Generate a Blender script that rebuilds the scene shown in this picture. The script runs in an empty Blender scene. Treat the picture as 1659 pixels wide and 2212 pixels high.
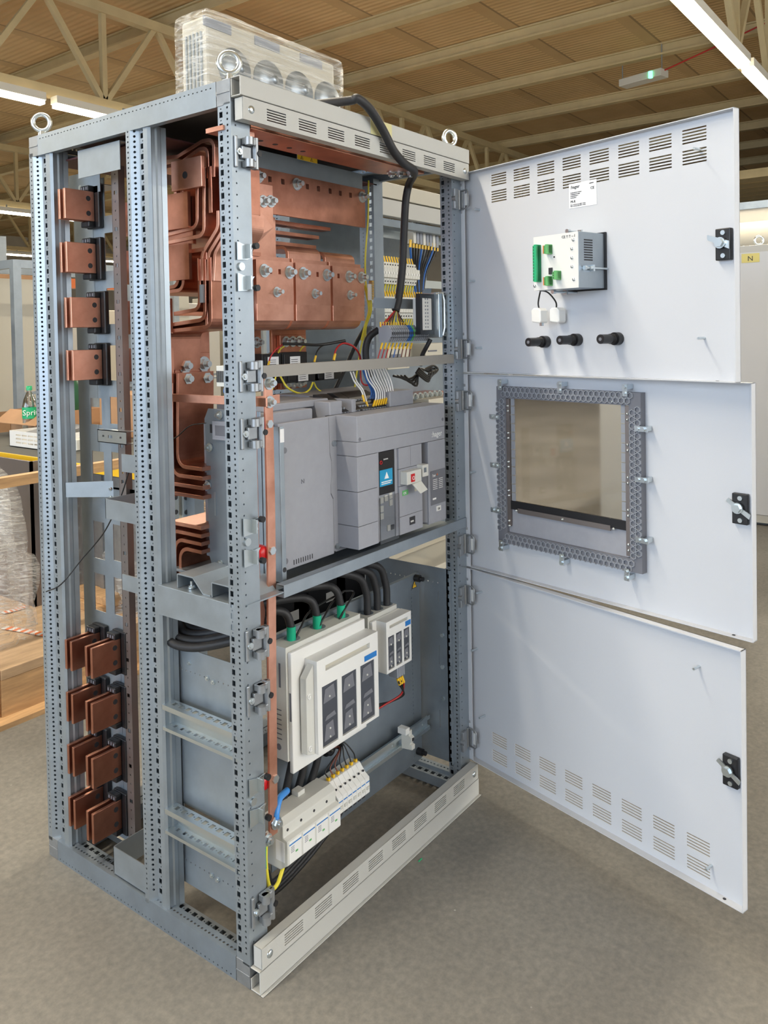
import bpy, math, random
from mathutils import Vector as V, Matrix
random.seed(7)
S = bpy.context.scene
COL = S.collection

# ------------------------------------------------------------------ camera
CAM = V((-1.2255, -1.2935, 1.4449)); YAW, PIT, ROL, FPX, PPX, PPY = .9150, -.0249, -.0187, 1755.5, 787.3, 764.5
cF = V((math.sin(YAW)*math.cos(PIT), math.cos(YAW)*math.cos(PIT), math.sin(PIT)))
cR = V((math.cos(YAW), -math.sin(YAW), 0)); cU = cR.cross(cF)
cR, cU = cR*math.cos(ROL)+cU*math.sin(ROL), -cR*math.sin(ROL)+cU*math.cos(ROL)
cd = bpy.data.cameras.new('camera'); cam = bpy.data.objects.new('camera', cd); COL.objects.link(cam)
cam.matrix_world = Matrix(((cR.x, cU.x, -cF.x, CAM.x), (cR.y, cU.y, -cF.y, CAM.y), (cR.z, cU.z, -cF.z, CAM.z), (0, 0, 0, 1)))
cd.sensor_fit = 'VERTICAL'; cd.sensor_height = 36; cd.sensor_width = 27; cd.lens = FPX/2212*36
cd.shift_x = (829.5-PPX)/2212; cd.shift_y = (PPY-1106)/2212; cd.clip_start = .05; cd.clip_end = 200
S.camera = cam
# ------------------------------------------------------------------ world, light, exposure
w = bpy.data.worlds.new('world'); S.world = w; w.use_nodes = True
w.node_tree.nodes['Background'].inputs[0].default_value = (.55, .68, .9, 1); w.node_tree.nodes['Background'].inputs[1].default_value = 1.0
S.view_settings.view_transform = 'Standard'; S.view_settings.look = 'None'; S.view_settings.gamma = 1
S.view_settings.use_curve_mapping = False; S.view_settings.exposure = .0
def area(name, loc, target, sx, sy, power, color):
    l = bpy.data.lights.new(name, 'AREA'); l.shape = 'RECTANGLE'; l.size = sx; l.size_y = sy; l.energy = power; l.color = color
    o = bpy.data.objects.new(name, l); COL.objects.link(o); o.location = loc
    o.rotation_euler = (V(target)-V(loc)).to_track_quat('-Z', 'Y').to_euler(); return o
LAMPS = [(y, x) for y, xs in ((-7.4, (-3, .2, 3.4)), (.8, (-4.4, -1.1, 5.3, 8.4, 11.5)), (7.6, (-5.1, -1.95, 1.2, 4.3, 7.4)), (15.8, (1, 4.1, 7.2, 10.3, 13.4)), (24.1, (9, 12.1, 15.3))) for x in xs]
area('window_light_west', (-8.8, 1, 2.6), (0, 1, 1.6), 12, 3.0, 560, (.64, .79, 1))
area('window_light_south', (2, -9.8, 2.8), (2, 0, 1.4), 12, 3.0, 470, (.92, .95, 1))
for y, x in LAMPS:
    area('ceiling_lamp_light', (x+1.5, y, 4.21), (x+1.5, y, 0), 2.9, .12, 105, (1, .91, .76))

# ------------------------------------------------------------------ tracing helpers: a ray of the photograph met with a real plane
def at(u, v, ax, val):
    d = cF+cR*((u-PPX)/FPX)-cU*((v-PPY)/FPX); i = 'xyz'.index(ax)
    return CAM+d*((val-CAM[i])/d[i])

# ------------------------------------------------------------------ mesh builder
ORG = {}
def cross_basis(d):
    d = d.normalized(); a = V((0, 0, 1)) if abs(d.z) < .9 else V((1, 0, 0))
    u = d.cross(a).normalized(); return u, d.cross(u).normalized()
class MB:
    def __init__(s): s.v = []; s.f = []; s.sm = []; s.mi = []; s.m = 0
    def add(s, vs, fs, sm=False):
        n = len(s.v); s.v += [V(p) for p in vs]
        for f in fs: s.f.append([i+n for i in f]); s.sm.append(sm); s.mi.append(s.m)
        return s
    def box(s, x0, y0, z0, x1, y1, z1):
        x0, x1 = sorted((x0, x1)); y0, y1 = sorted((y0, y1)); z0, z1 = sorted((z0, z1))
        return s.add([(x0, y0, z0), (x1, y0, z0), (x1, y1, z0), (x0, y1, z0), (x0, y0, z1), (x1, y0, z1), (x1, y1, z1), (x0, y1, z1)],
                     [(0, 3, 2, 1), (4, 5, 6, 7), (0, 1, 5, 4), (1, 2, 6, 5), (2, 3, 7, 6), (3, 0, 4, 7)])
    def cbox(s, c, dx, dy, dz): return s.box(c[0]-dx/2, c[1]-dy/2, c[2]-dz/2, c[0]+dx/2, c[1]+dy/2, c[2]+dz/2)
    def prism(s, pts, d):      # planar polygon pushed along d
        pts = [V(p) for p in pts]; d = V(d); n = len(pts)
        return s.add(pts+[p+d for p in pts], [tuple(range(n))[::-1], tuple(range(n, 2*n))]+[(i, (i+1) % n, n+(i+1) % n, n+i) for i in range(n)])
    def cyl(s, a, b, r, n=16, r2=None, caps=True):
        a = V(a); b = V(b); u, w = cross_basis(b-a); r2 = r if r2 is None else r2
        A = [a+(u*math.cos(2*math.pi*i/n)+w*math.sin(2*math.pi*i/n))*r for i in range(n)]
        B = [b+(u*math.cos(2*math.pi*i/n)+w*math.sin(2*math.pi*i/n))*r2 for i in range(n)]
        s.add(A+B, [(i, n+i, n+(i+1) % n, (i+1) % n) for i in range(n)], n > 8)
        if caps: s.add(A, [tuple(range(n))]); s.add(B, [tuple(range(n))[::-1]])
        return s
    def lathe(s, c, d, prof, n=20):  # prof: (along, radius)
        c = V(c); d = V(d).normalized(); u, w = cross_basis(d); vs = []
        for (t, r) in prof: vs += [c+d*t+(u*math.cos(2*math.pi*i/n)+w*math.sin(2*math.pi*i/n))*r for i in range(n)]
        return s.add(vs, [(k*n+i, (k+1)*n+i, (k+1)*n+(i+1) % n, k*n+(i+1) % n) for k in range(len(prof)-1) for i in range(n)], True)
    def tube(s, pts, r, n=8, caps=True):
        pts = [V(p) for p in pts]; vs = []; u = None
        for i, p in enumerate(pts):
            d = (pts[min(i+1, len(pts)-1)]-pts[max(i-1, 0)]).normalized()
            if u is None: u, _ = cross_basis(d)
            u = (u-d*u.dot(d)).normalized(); w = d.cross(u)
            vs += [p+(u*math.cos(2*math.pi*k/n)+w*math.sin(2*math.pi*k/n))*r for k in range(n)]
        m = len(pts); s.add(vs, [(i*n+k, (i+1)*n+k, (i+1)*n+(k+1) % n, i*n+(k+1) % n) for i in range(m-1) for k in range(n)], True)
        if caps: s.add(vs[:n], [tuple(range(n))]); s.add(vs[-n:], [tuple(range(n))[::-1]])
        return s
    def torus(s, c, ax, R, r, n=28, m=10):
        u, w = cross_basis(V(ax)); ax = V(ax).normalized(); c = V(c); vs = []
        for i in range(n):
            e = u*math.cos(2*math.pi*i/n)+w*math.sin(2*math.pi*i/n)
            vs += [c+e*(R+r*math.cos(2*math.pi*k/m))+ax*r*math.sin(2*math.pi*k/m) for k in range(m)]
        return s.add(vs, [(i*m+k, ((i+1) % n)*m+k, ((i+1) % n)*m+(k+1) % m, i*m+(k+1) % m) for i in range(n) for k in range(m)], True)
    def quad(s, o, u, w): o = V(o); u = V(u); w = V(w); return s.add([o, o+u, o+u+w, o+w], [(0, 1, 2, 3)])
    def strip(s, P0, U, W, D, L, seq, pitch, start, N, t=.002):   # plain sheet with a row of real holes
        P0 = V(P0); U = V(U).normalized(); D = V(D).normalized(); N = V(N).normalized()*t
        k = int((L-start)/pitch); end = start+k*pitch
        if start > 0: s.quad(P0, U*W, D*start)
        if L > end: s.quad(P0+D*end, U*W, D*(L-end))
        for i in range(k):
            o = P0+D*(start+i*pitch); h = seq[i % len(seq)]
            if not h: s.quad(o, U*W, D*pitch); continue
            c = o+U*W/2+D*pitch/2
            out = [(-1, -1), (0, -1), (1, -1), (1, 0), (1, 1), (0, 1), (-1, 1), (-1, 0)]
            O = [c+U*(a*W/2)+D*(b*pitch/2) for a, b in out]
            q = .7071 if h[0] == 'r' else 1
            I = [c+U*(a*h[1]/2*(q if a and b else 1))+D*(b*h[2]/2*(q if a and b else 1)) for a, b in out]
            s.add(O+I+[p+N for p in I], [(j, (j+1) % 8, 8+(j+1) % 8, 8+j) for j in range(8)]+[(8+j, 8+(j+1) % 8, 16+(j+1) % 8, 16+j) for j in range(8)])
        return s
    def grid(s, o, U, W, D, L, holes, N, t):    # thick plate with rectangular openings (u0,v0,u1,v1)
        o = V(o); U = V(U).normalized(); D = V(D).normalized(); N = V(N).normalized()*t
        us = sorted({0, W}.union(*[{h[0], h[2]} for h in holes])); vs = sorted({0, L}.union(*[{h[1], h[3]} for h in holes]))
        inh = lambda i, j: 0 <= i < len(us)-1 and 0 <= j < len(vs)-1 and not any(h[0] < (us[i]+us[i+1])/2 < h[2] and h[1] < (vs[j]+vs[j+1])/2 < h[3] for h in holes)
        P = lambda i, j, b: o+U*us[i]+D*vs[j]+(N if b else V())
        for i in range(len(us)-1):
            for j in range(len(vs)-1):
                if not inh(i, j): continue
                s.add([P(i, j, 0), P(i+1, j, 0), P(i+1, j+1, 0), P(i, j+1, 0)], [(0, 1, 2, 3)])
                s.add([P(i, j, 1), P(i+1, j, 1), P(i+1, j+1, 1), P(i, j+1, 1)], [(3, 2, 1, 0)])
                for a, b, da, db in ((i, j, 0, 1), (i+1, j, 0, 1), (i, j, 1, 0), (i, j+1, 1, 0)):
                    ni, nj = (i-1 if a == i else i+1, j) if db else (i, j-1 if b == j else j+1)
                    if not inh(ni, nj): s.add([P(a, b, 0), P(a+da, b+db, 0), P(a+da, b+db, 1), P(a, b, 1)], [(0, 1, 2, 3)])
        return s
    def bar(s, pts, W, t, rad=.02, seg=5):    # flat bar bent along pts (centre line), W = width vector, t = thickness
        pts = [V(p) for p in pts]; W = V(W); q = [pts[0]]
        for i in range(1, len(pts)-1):
            a, b, c = pts[i-1], pts[i], pts[i+1]; d1 = (a-b).normalized(); d2 = (c-b).normalized(); ang = d1.angle(d2)
            if ang > 3.1: q.append(b); continue
            l = min(rad/math.tan(ang/2), (a-b).length*.48, (c-b).length*.48); r = l*math.tan(ang/2)
            ce = b+(d1+d2).normalized()*(r/math.sin(ang/2)); p1 = b+d1*l-ce; p2 = b+d2*l-ce
            for k in range(seg+1): q.append(ce+p1.normalized().slerp(p2.normalized(), k/seg)*p1.length if p1.length > 1e-6 else b)
        q.append(pts[-1]); n = len(q); vs = []; Wn = W.normalized()
        for i, p in enumerate(q):
            d1 = (q[i]-q[i-1]).normalized() if i else (q[1]-q[0]).normalized(); d2 = (q[i+1]-q[i]).normalized() if i < n-1 else d1
            d = (d1+d2).normalized(); m = d.cross(Wn).normalized()*(t/2/max(.5, d.dot(d1)))
            vs += [p-m, p+m, p+m+W, p-m+W]
        fs = [(0, 1, 2, 3), (4*n-1, 4*n-2, 4*n-3, 4*n-4)]
        s.add(vs, fs)
        return s.add(vs, [(4*i+k, 4*i+4+k, 4*i+4+(k+1) % 4, 4*i+(k+1) % 4) for i in range(n-1) for k in range(4)])
    def bolt(s, p, d, r=.010, h=.008, stud=.012, washer=True):  # hex head / nut with washer, pointing along d
        p = V(p); d = V(d).normalized(); r *= 1.18
        if washer: s.cyl(p, p+d*.003, r*1.35, 16); p = p+d*.003
        s.cyl(p, p+d*h, r, 6)
        if stud: s.cyl(p+d*h, p+d*(h+stud), r*.55, 10)
        return s
    def build(s, name, mat, parent=None, label=None, cat=None, group=None, kind=None, bev=0, origin=None):
        xs = [p.x for p in s.v]; ys = [p.y for p in s.v]; zs = [p.z for p in s.v]
        c = V(((min(xs)+max(xs))/2, (min(ys)+max(ys))/2, min(zs))) if origin is None else V(origin)
        me = bpy.data.meshes.new(name); me.from_pydata([p-c for p in s.v], [], s.f); me.polygons.foreach_set('use_smooth', s.sm)
        for m in (mat if isinstance(mat, (list, tuple)) else [mat]): me.materials.append(m)
        me.polygons.foreach_set('material_index', s.mi); me.update()
        o = bpy.data.objects.new(name, me); COL.objects.link(o); ORG[o.name] = c
        if parent: o.parent = parent; o.location = c-ORG[parent.name]
        else: o.location = c
        if bev:
            b = o.modifiers.new('bevel', 'BEVEL'); b.width = bev; b.segments = 2; b.limit_method = 'ANGLE'; b.angle_limit = .9; b.use_clamp_overlap = True
        tag(o, label, cat, group, kind); return o
def tag(o, label=None, cat=None, group=None, kind=None):
    for k, x in (('label', label), ('category', cat), ('group', group), ('kind', kind)):
        if x: o[k] = x
def root(name, loc, label=None, cat=None, group=None, parent=None, rz=0, local=False, kind=None):
    o = bpy.data.objects.new(name, None); COL.objects.link(o); o.empty_display_size = .05
    if parent: o.parent = parent; o.location = V(loc)-ORG[parent.name]
    else: o.location = loc
    o.rotation_euler.z = rz; ORG[o.name] = V((0, 0, 0)) if local else V(loc); tag(o, label, cat, group, kind); return o
def copy_tree(o, loc=None, parent=None, label=None, group=None):
    c = o.copy(); COL.objects.link(c)
    if parent: c.parent = parent
    if loc is not None: c.location = loc
    if label: c['label'] = label
    if group: c['group'] = group
    ORG[c.name] = ORG.get(o.name, V())
    for ch in o.children: copy_tree(ch, None, c)
    return c
def spline(pts, n=6):
    pts = [V(p) for p in pts]; P = [pts[0]*2-pts[1]]+pts+[pts[-1]*2-pts[-2]]; out = []
    for i in range(1, len(P)-2):
        for k in range(n):
            t = k/n; a, b, c, d = P[i-1:i+3]
            out.append(.5*((2*b)+(c-a)*t+(2*a-5*b+4*c-d)*t*t+(3*b-a-3*c+d)*t**3))
    return out+[pts[-1]]
def text(name, s, size, loc, X, Y, mat, parent=None, label=None, ext=.0004, align='LEFT'):
    cu = bpy.data.curves.new(name, 'FONT'); cu.body = s; cu.size = size; cu.extrude = ext; cu.align_x = align; cu.resolution_u = 2
    t = bpy.data.objects.new(name, cu); COL.objects.link(t); bpy.context.view_layer.update()
    me = bpy.data.meshes.new_from_object(t.evaluated_get(bpy.context.evaluated_depsgraph_get())); bpy.data.objects.remove(t)
    X = V(X).normalized(); Y = V(Y).normalized(); Z = X.cross(Y)
    me.transform(Matrix(((X.x, Y.x, Z.x, 0), (X.y, Y.y, Z.y, 0), (X.z, Y.z, Z.z, 0), (0, 0, 0, 1))))
    me.materials.clear(); me.materials.append(mat)
    o = bpy.data.objects.new(name, me); COL.objects.link(o); ORG[o.name] = V(loc); o.parent = parent; o.location = V(loc)-(ORG[parent.name] if parent else V()); tag(o, label)
    return o

# ------------------------------------------------------------------ materials
def mat(name, col, rough=.5, metal=0, noise=0, nscale=20, bump=0, bscale=200, alpha=1, trans=0, emit=None, spec=None, stretch=(1, 1, 1), col2=None, coat=0):
    m = bpy.data.materials.new(name); m.use_nodes = True; nt = m.node_tree; b = nt.nodes['Principled BSDF']
    b.inputs['Base Color'].default_value = (*col, 1); b.inputs['Roughness'].default_value = rough; b.inputs['Metallic'].default_value = metal
    if alpha < 1: b.inputs['Alpha'].default_value = alpha
    if trans: b.inputs['Transmission Weight'].default_value = trans
    if coat: b.inputs['Coat Weight'].default_value = coat
    if spec is not None: b.inputs['Specular IOR Level'].default_value = spec
    if emit: b.inputs['Emission Color'].default_value = (*emit[0], 1); b.inputs['Emission Strength'].default_value = emit[1]
    if noise or bump:
        tc = nt.nodes.new('ShaderNodeTexCoord'); mp = nt.nodes.new('ShaderNodeMapping'); mp.inputs['Scale'].default_value = stretch
        nt.links.new(tc.outputs['Object'], mp.inputs[0])
    if noise:
        n = nt.nodes.new('ShaderNodeTexNoise'); n.inputs['Scale'].default_value = nscale; n.inputs['Detail'].default_value = 6; n.inputs['Roughness'].default_value = .6
        nt.links.new(mp.outputs[0], n.inputs['Vector'])
        r = nt.nodes.new('ShaderNodeValToRGB'); c2 = col2 or tuple(c*(1-noise) for c in col)
        r.color_ramp.elements[0].position = .3; r.color_ramp.elements[1].position = .68
        r.color_ramp.elements[0].color = (*c2, 1); r.color_ramp.elements[1].color = (*[min(1, c*(1+noise*.4)) for c in col], 1)
        nt.links.new(n.outputs[0], r.inputs[0]); nt.links.new(r.outputs[0], b.inputs['Base Color'])
        if metal:
            mr = nt.nodes.new('ShaderNodeMapRange'); mr.inputs[3].default_value = rough-.1; mr.inputs[4].default_value = rough+.12
            nt.links.new(n.outputs[0], mr.inputs[0]); nt.links.new(mr.outputs[0], b.inputs['Roughness'])
    if bump:
        n2 = nt.nodes.new('ShaderNodeTexNoise'); n2.inputs['Scale'].default_value = bscale; n2.inputs['Detail'].default_value = 2; nt.links.new(mp.outputs[0], n2.inputs['Vector'])
        bp = nt.nodes.new('ShaderNodeBump'); bp.inputs['Strength'].default_value = bump; bp.inputs['Distance'].default_value = .001
        nt.links.new(n2.outputs[0], bp.inputs['Height']); nt.links.new(bp.outputs[0], b.inputs['Normal'])
    return m
M = dict(
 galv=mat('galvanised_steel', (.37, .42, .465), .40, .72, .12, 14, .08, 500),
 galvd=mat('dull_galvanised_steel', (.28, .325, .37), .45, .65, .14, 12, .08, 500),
 zinc=mat('bright_zinc', (.66, .72, .75), .28, .95),
 alu=mat('cast_aluminium', (.36, .38, .40), .42, .75, .12, 40),
 copper=mat('copper', (.62, .29, .20), .32, .95, .3, 7, .05, 300, col2=(.36, .145, .09)),
 copperb=mat('brushed_copper', (.78, .42, .31), .36, .85, .2, 8, .05, 300, col2=(.56, .255, .17)),
 white=mat('door_paint', (.585, .605, .645), .38, 0, 0, bump=.25, bscale=900),
 grey=mat('panel_paint', (.49, .49, .465), .42, 0, 0, bump=.25, bscale=900),
 brk=mat('breaker_grey', (.32, .33, .37), .5, 0, .05, 40),
 brkd=mat('breaker_dark_grey', (.16, .165, .19), .5),
 black=mat('black_plastic', (.012, .012, .014), .4), blackr=mat('black_rubber', (.018, .018, .02), .55, bump=.4, bscale=300),
 red=mat('red_insulator', (.55, .01, .015), .35), cblue=mat('pale_blue_cable', (.05, .27, .75), .35), barp=mat('crossbar_paint', (.30, .285, .26), .45), blue=mat('blue_label', (.01, .18, .55), .4), lblue=mat('screen_blue', (.02, .32, .58), .3),
 ltg=mat('light_grey_plastic', (.62, .62, .58), .45), wht=mat('white_plastic', (.78, .78, .76), .4), paper=mat('white_label', (.82, .83, .85), .5),
 darkg=mat('smoked_plastic', (.055, .06, .075), .22), tgrey=mat('terminal_grey', (.28, .30, .34), .5),
 yellow=mat('yellow_plastic', (.85, .52, .02), .4), ywire=mat('yellow_wire', (.75, .65, .05), .4), rwire=mat('red_wire', (.45, .02, .02), .4), bwire=mat('blue_wire', (.02, .12, .42), .4),
 wwire=mat('white_wire', (.85, .85, .85), .4), brwire=mat('brown_wire', (.18, .06, .04), .4), kwire=mat('black_wire', (.015, .015, .015), .4),
 green=mat('green_plastic', (.02, .42, .18), .4), lgreen=mat('light_green_plastic', (.12, .42, .14), .4), orange=mat('orange_plastic', (.8, .2, .05), .45),
 tgreen=mat('green_sleeve', (.0, .40, .22), .4), ink=mat('dark_ink', (.03, .03, .035), .6), winkm=mat('white_ink', (.85, .85, .85), .5),
 beige=mat('beige_plastic', (.52, .49, .41), .5), brass=mat('brass', (.6, .42, .15), .3, 1),
 glass=mat('clear_polycarbonate', (.9, .9, .9), .05, 0, trans=1), film=None,
 card=mat('cardboard', (.48, .27, .14), .8, 0, .12, 8), ply=mat('plywood', (.52, .36, .22), .6, 0, .25, 6, stretch=(1, 6, 6)), wood=mat('pine_wood', (.58, .36, .18), .6, 0, .3, 7, stretch=(1, 8, 8)),
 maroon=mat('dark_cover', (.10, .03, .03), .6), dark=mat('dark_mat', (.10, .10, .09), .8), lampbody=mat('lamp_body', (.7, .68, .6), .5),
 tube=mat('fluorescent_tube', (1, 1, 1), .5, emit=((1, .88, .64), 26)),
 purlin=mat('purlin_paint', (.56, .46, .26), .6, 0, .12, 3), steel=mat('bare_steel_band', (.25, .22, .21), .45, .8), winpane=mat('daylit_window', (.8, .9, 1), .3, emit=((.75, .87, 1), 1.5)),
 wallm=mat('painted_wall', (.56, .53, .46), .8, 0, .08, 2), filmroll=None)
# ------------------------------------------------------------------ the hall
def floor_mat():
    m = bpy.data.materials.new('concrete_floor'); m.use_nodes = True; nt = m.node_tree; b = nt.nodes['Principled BSDF']; N = nt.nodes.new; L = nt.links.new
    tc = N('ShaderNodeTexCoord'); b.inputs['Roughness'].default_value = .62
    def noise(sc, det=6):
        n = N('ShaderNodeTexNoise'); n.inputs['Scale'].default_value = sc; n.inputs['Detail'].default_value = det; n.inputs['Roughness'].default_value = .65; L(tc.outputs['Object'], n.inputs['Vector']); return n
    a = noise(1.3); r = N('ShaderNodeValToRGB'); r.color_ramp.elements[0].position = .35; r.color_ramp.elements[1].position = .7
    r.color_ramp.elements[0].color = (.180, .172, .156, 1); r.color_ramp.elements[1].color = (.250, .240, .220, 1); L(a.outputs[0], r.inputs[0])
    c = noise(55, 8); r2 = N('ShaderNodeValToRGB'); r2.color_ramp.elements[0].position = .3; r2.color_ramp.elements[1].position = .75
    r2.color_ramp.elements[0].color = (.72, .72, .72, 1); r2.color_ramp.elements[1].color = (1.15, 1.13, 1.08, 1); L(c.outputs[0], r2.inputs[0])
    mx = N('ShaderNodeMix'); mx.data_type = 'RGBA'; mx.blend_type = 'MULTIPLY'; mx.inputs[0].default_value = 1; L(r.outputs[0], mx.inputs[6]); L(r2.outputs[0], mx.inputs[7])
    v = N('ShaderNodeTexVoronoi'); v.inputs['Scale'].default_value = 9; L(tc.outputs['Object'], v.inputs['Vector'])
    r3 = N('ShaderNodeValToRGB'); r3.color_ramp.elements[0].position = .012; r3.color_ramp.elements[1].position = .03
    r3.color_ramp.elements[0].color = (1, 1, 1, 1); r3.color_ramp.elements[1].color = (0, 0, 0, 1); L(v.outputs['Distance'], r3.inputs[0])
    mx2 = N('ShaderNodeMix'); mx2.data_type = 'RGBA'; L(r3.outputs[0], mx2.inputs[0]); L(mx.outputs[2], mx2.inputs[6]); mx2.inputs[7].default_value = (.42, .40, .36, 1)
    L(mx2.outputs[2], b.inputs['Base Color']); bp = N('ShaderNodeBump'); bp.inputs['Strength'].default_value = .25; bp.inputs['Distance'].default_value = .002; L(c.outputs[0], bp.inputs['Height']); L(bp.outputs[0], b.inputs['Normal'])
    return m
def roof_mat():
    m = bpy.data.materials.new('corrugated_roof'); m.use_nodes = True; nt = m.node_tree; b = nt.nodes['Principled BSDF']; N = nt.nodes.new; L = nt.links.new
    tc = N('ShaderNodeTexCoord'); sp = N('ShaderNodeSeparateXYZ'); L(tc.outputs['Object'], sp.inputs[0]); b.inputs['Roughness'].default_value = .75
    def math_(op, a, c=None):
        n = N('ShaderNodeMath'); n.operation = op
        for i, x in enumerate((a, c)):
            if x is None: continue
            if isinstance(x, (int, float)): n.inputs[i].default_value = x
            else: L(x, n.inputs[i])
        return n.outputs[0]
    wv = math_('SINE', math_('MULTIPLY', sp.outputs[0], 58.0))
    fy = math_('FRACT', math_('DIVIDE', sp.outputs[1], 1.45)); band = math_('LESS_THAN', fy, .16); edge = math_('LESS_THAN', fy, .025)
    nz = N('ShaderNodeTexNoise'); nz.inputs['Scale'].default_value = 2.2; nz.inputs['Detail'].default_value = 5; L(tc.outputs['Object'], nz.inputs[0])
    r = N('ShaderNodeValToRGB'); r.color_ramp.elements[0].color = (.50, .34, .16, 1); r.color_ramp.elements[1].color = (.62, .44, .235, 1); L(nz.outputs[0], r.inputs[0])
    k = math_('SUBTRACT', 1, math_('ADD', math_('MULTIPLY', band, .13), math_('MULTIPLY', edge, .35)))
    mx = N('ShaderNodeVectorMath'); mx.operation = 'SCALE'; L(r.outputs[0], mx.inputs[0]); L(k, mx.inputs[3]); L(mx.outputs[0], b.inputs['Base Color'])
    h = math_('MULTIPLY', wv, math_('SUBTRACT', 1, band)); bp = N('ShaderNodeBump'); bp.inputs['Strength'].default_value = .4; bp.inputs['Distance'].default_value = .012; L(h, bp.inputs['Height']); L(bp.outputs[0], b.inputs['Normal'])
    return m
HX0, HX1, HY0, HY1, HZ = -9, 26, -10, 33, 6.06
f = MB().box(HX0, HY0, -.1, HX1, HY1, 0).build('floor', floor_mat(), kind='structure', origin=(0, 0, 0))
MB().box(HX0, HY0, HZ, HX1, HY1, HZ+.1).build('ceiling', roof_mat(), kind='structure', origin=(0, 0, 0))
MB().box(HX0-.2, HY1, 0, HX1, HY1+.2, HZ).build('wall_back', M['wallm'], kind='structure')
MB().box(HX1, HY0, 0, HX1+.2, HY1, HZ).build('wall_right', M['wallm'], kind='structure')
MB().box(HX0-.2, HY0, 0, HX0, HY1, HZ).build('wall_left', M['wallm'], kind='structure')
MB().box(HX0-.2, HY0-.2, 0, HX1, HY0, HZ).build('wall_front', M['wallm'], kind='structure')
MB().box(HX0+.01, -5, 1.1, HX0+.05, 7, 4.1).build('window_1', M['winpane'], kind='structure')
MB().box(-4, HY0+.01, 1.3, 8, HY0+.05, 4.3).build('window_2', M['winpane'], kind='structure')
# roof purlins and lattice trusses
for x in (-7.6, -5.6, -3.6, -1.6, .4, 2.4, 4.4, 6.4, 8.41, 10.2, 12.3, 14.5, 16.6, 18.7, 20.8, 22.9):
    b = MB(); b.box(x-.075, HY0+.01, HZ-.20, x+.075, HY1-.01, HZ-.17).box(x-.02, HY0+.01, HZ-.17, x+.02, HY1-.01, HZ-.02).box(x-.06, HY0+.01, HZ-.03, x+.06, HY1-.01, HZ-.005)
    b.build('trim_1', M['purlin'], kind='structure')
for yk, yy in enumerate((.95, 7.85, 16.05, 24.3)):
    b = MB(); b.box(HX0+.02, yy-.06, 4.42, HX1-.02, yy+.06, 4.55); b.box(HX0+.02, yy-.06, HZ-.40, HX1-.02, yy+.06, HZ-.27)
    x = HX0+.6
    while x < HX1-2:
        for a, c in (((x, 4.5), (x+.85, HZ-.33)), ((x+1.7, 4.5), (x+.85, HZ-.33)), ((x+1.7, 4.5), (x+1.7, HZ-.33))):
            p, q = V((a[0], yy, a[1])), V((c[0], yy, c[1])); b.bar([p+V((0, -.035, 0)), q+V((0, -.035, 0))], (0, .07, 0), .07)
        x += 1.7
    b.build('trim_2', M['purlin'], kind='structure')
# gable beam at the far right end of the roof, sloping sheet rows behind the door
for k in range(7):
    MB().box(15.2+k*.9, -9.9, 4.2+k*.05, 15.7+k*.9, 5.5, 4.36+k*.05).build('trim_3', M['purlin'], kind='structure')
lab = {}
names = {-7.4: 'row behind the viewer', .8: 'row above the doors', 7.6: 'row left of the wrapped unit', 15.8: 'middle row at left', 24.1: 'farthest row at left'}
lamp0 = None
for y, x in LAMPS:
    if lamp0 is None:
        lamp0 = root('ceiling_lamp', (x, y, 4.21), names[y], 'lamp', 'lit strip lamps')
        MB().box(x+.02, y-.07, 4.27, x+2.98, y+.07, 4.36).build('housing', M['lampbody'], lamp0)
        MB().box(x+.03, y-.055, 4.225, x+2.97, y+.055, 4.269).build('fluorescent_tube', M['tube'], lamp0)
        MB().box(x+1, y-.01, 4.361, x+1.03, y+.01, 4.42).build('hanger', M['galv'], lamp0)
        o = lamp0
    else: o = copy_tree(lamp0, (x, y, 4.21))
    k = lab.setdefault(y, 0); lab[y] += 1
    o['group'] = 'strip lamps of the '+names[y]
    o['label'] = 'glowing strip lamp, '+('nearest', 'second', 'third', 'fourth', 'fifth')[k]+' in the '+names[y]
# ------------------------------------------------------------------ switchgear cabinet: frame
W, D, H = .960, .800, 2.0
cab = root('switchgear_cabinet', (.48, .40, 0), 'tall open galvanised switchgear cabinet frame with three white doors swung open', 'cabinet')
def post_side(y0, y1, z0, z1, X=0, sgn=1):   # 3-fold perforated post seen from the left
    b = MB(); L = z1-z0; x = lambda d: X+d*sgn
    w = y1-y0
    a, c, e, g = y1, y1-.19*w, y1-.40*w, y1-.74*w
    R = ('r', .0052, .0052); Q = ('s', .017, .0125)
    b.strip((x(0), a, z0), (0, -1, 0), a-c, (0, 0, 1), L, [R], .0125, .03, (sgn, 0, 0))
    u = V((.014*sgn, e-c, 0)); b.strip((x(0), c, z0), u, u.length, (0, 0, 1), L, [('r', .007, .0065)], .0125, .03, (sgn, .3, 0))
    b.strip((x(.014), e, z0), (0, -1, 0), e-g, (0, 0, 1), L, [Q, ('r', .004, .004)], .0125, .03, (sgn, 0, 0))
    b.quad((x(.014), g, z0), (-.010*sgn, 0, 0), (0, 0, L)); b.quad((x(.004), g, z0), (0, y0+.006-g, 0), (0, 0, L))
    xs = [.004, .010, .014, .024, .028, .038, .042, .055]; ys = [y0+.006, y0, y0+.003, y0+.003, y0, y0, y0+.003, y0]
    for i in range(7): b.quad((x(xs[i]), ys[i], z0), (sgn*(xs[i+1]-xs[i]), ys[i+1]-ys[i], 0), (0, 0, L))
    b.quad((x(.055), y0, z0), (0, w, 0), (0, 0, L)); b.quad((x(.055), y1, z0), (-.055*sgn, 0, 0), (0, 0, L))
    return b
post_side(.70, .80, .045, 1.955).build('rear_post', M['galv'], cab)
post_side(.285, .368, .045, 1.95).build('middle_post', M['galv'], cab)
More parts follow.
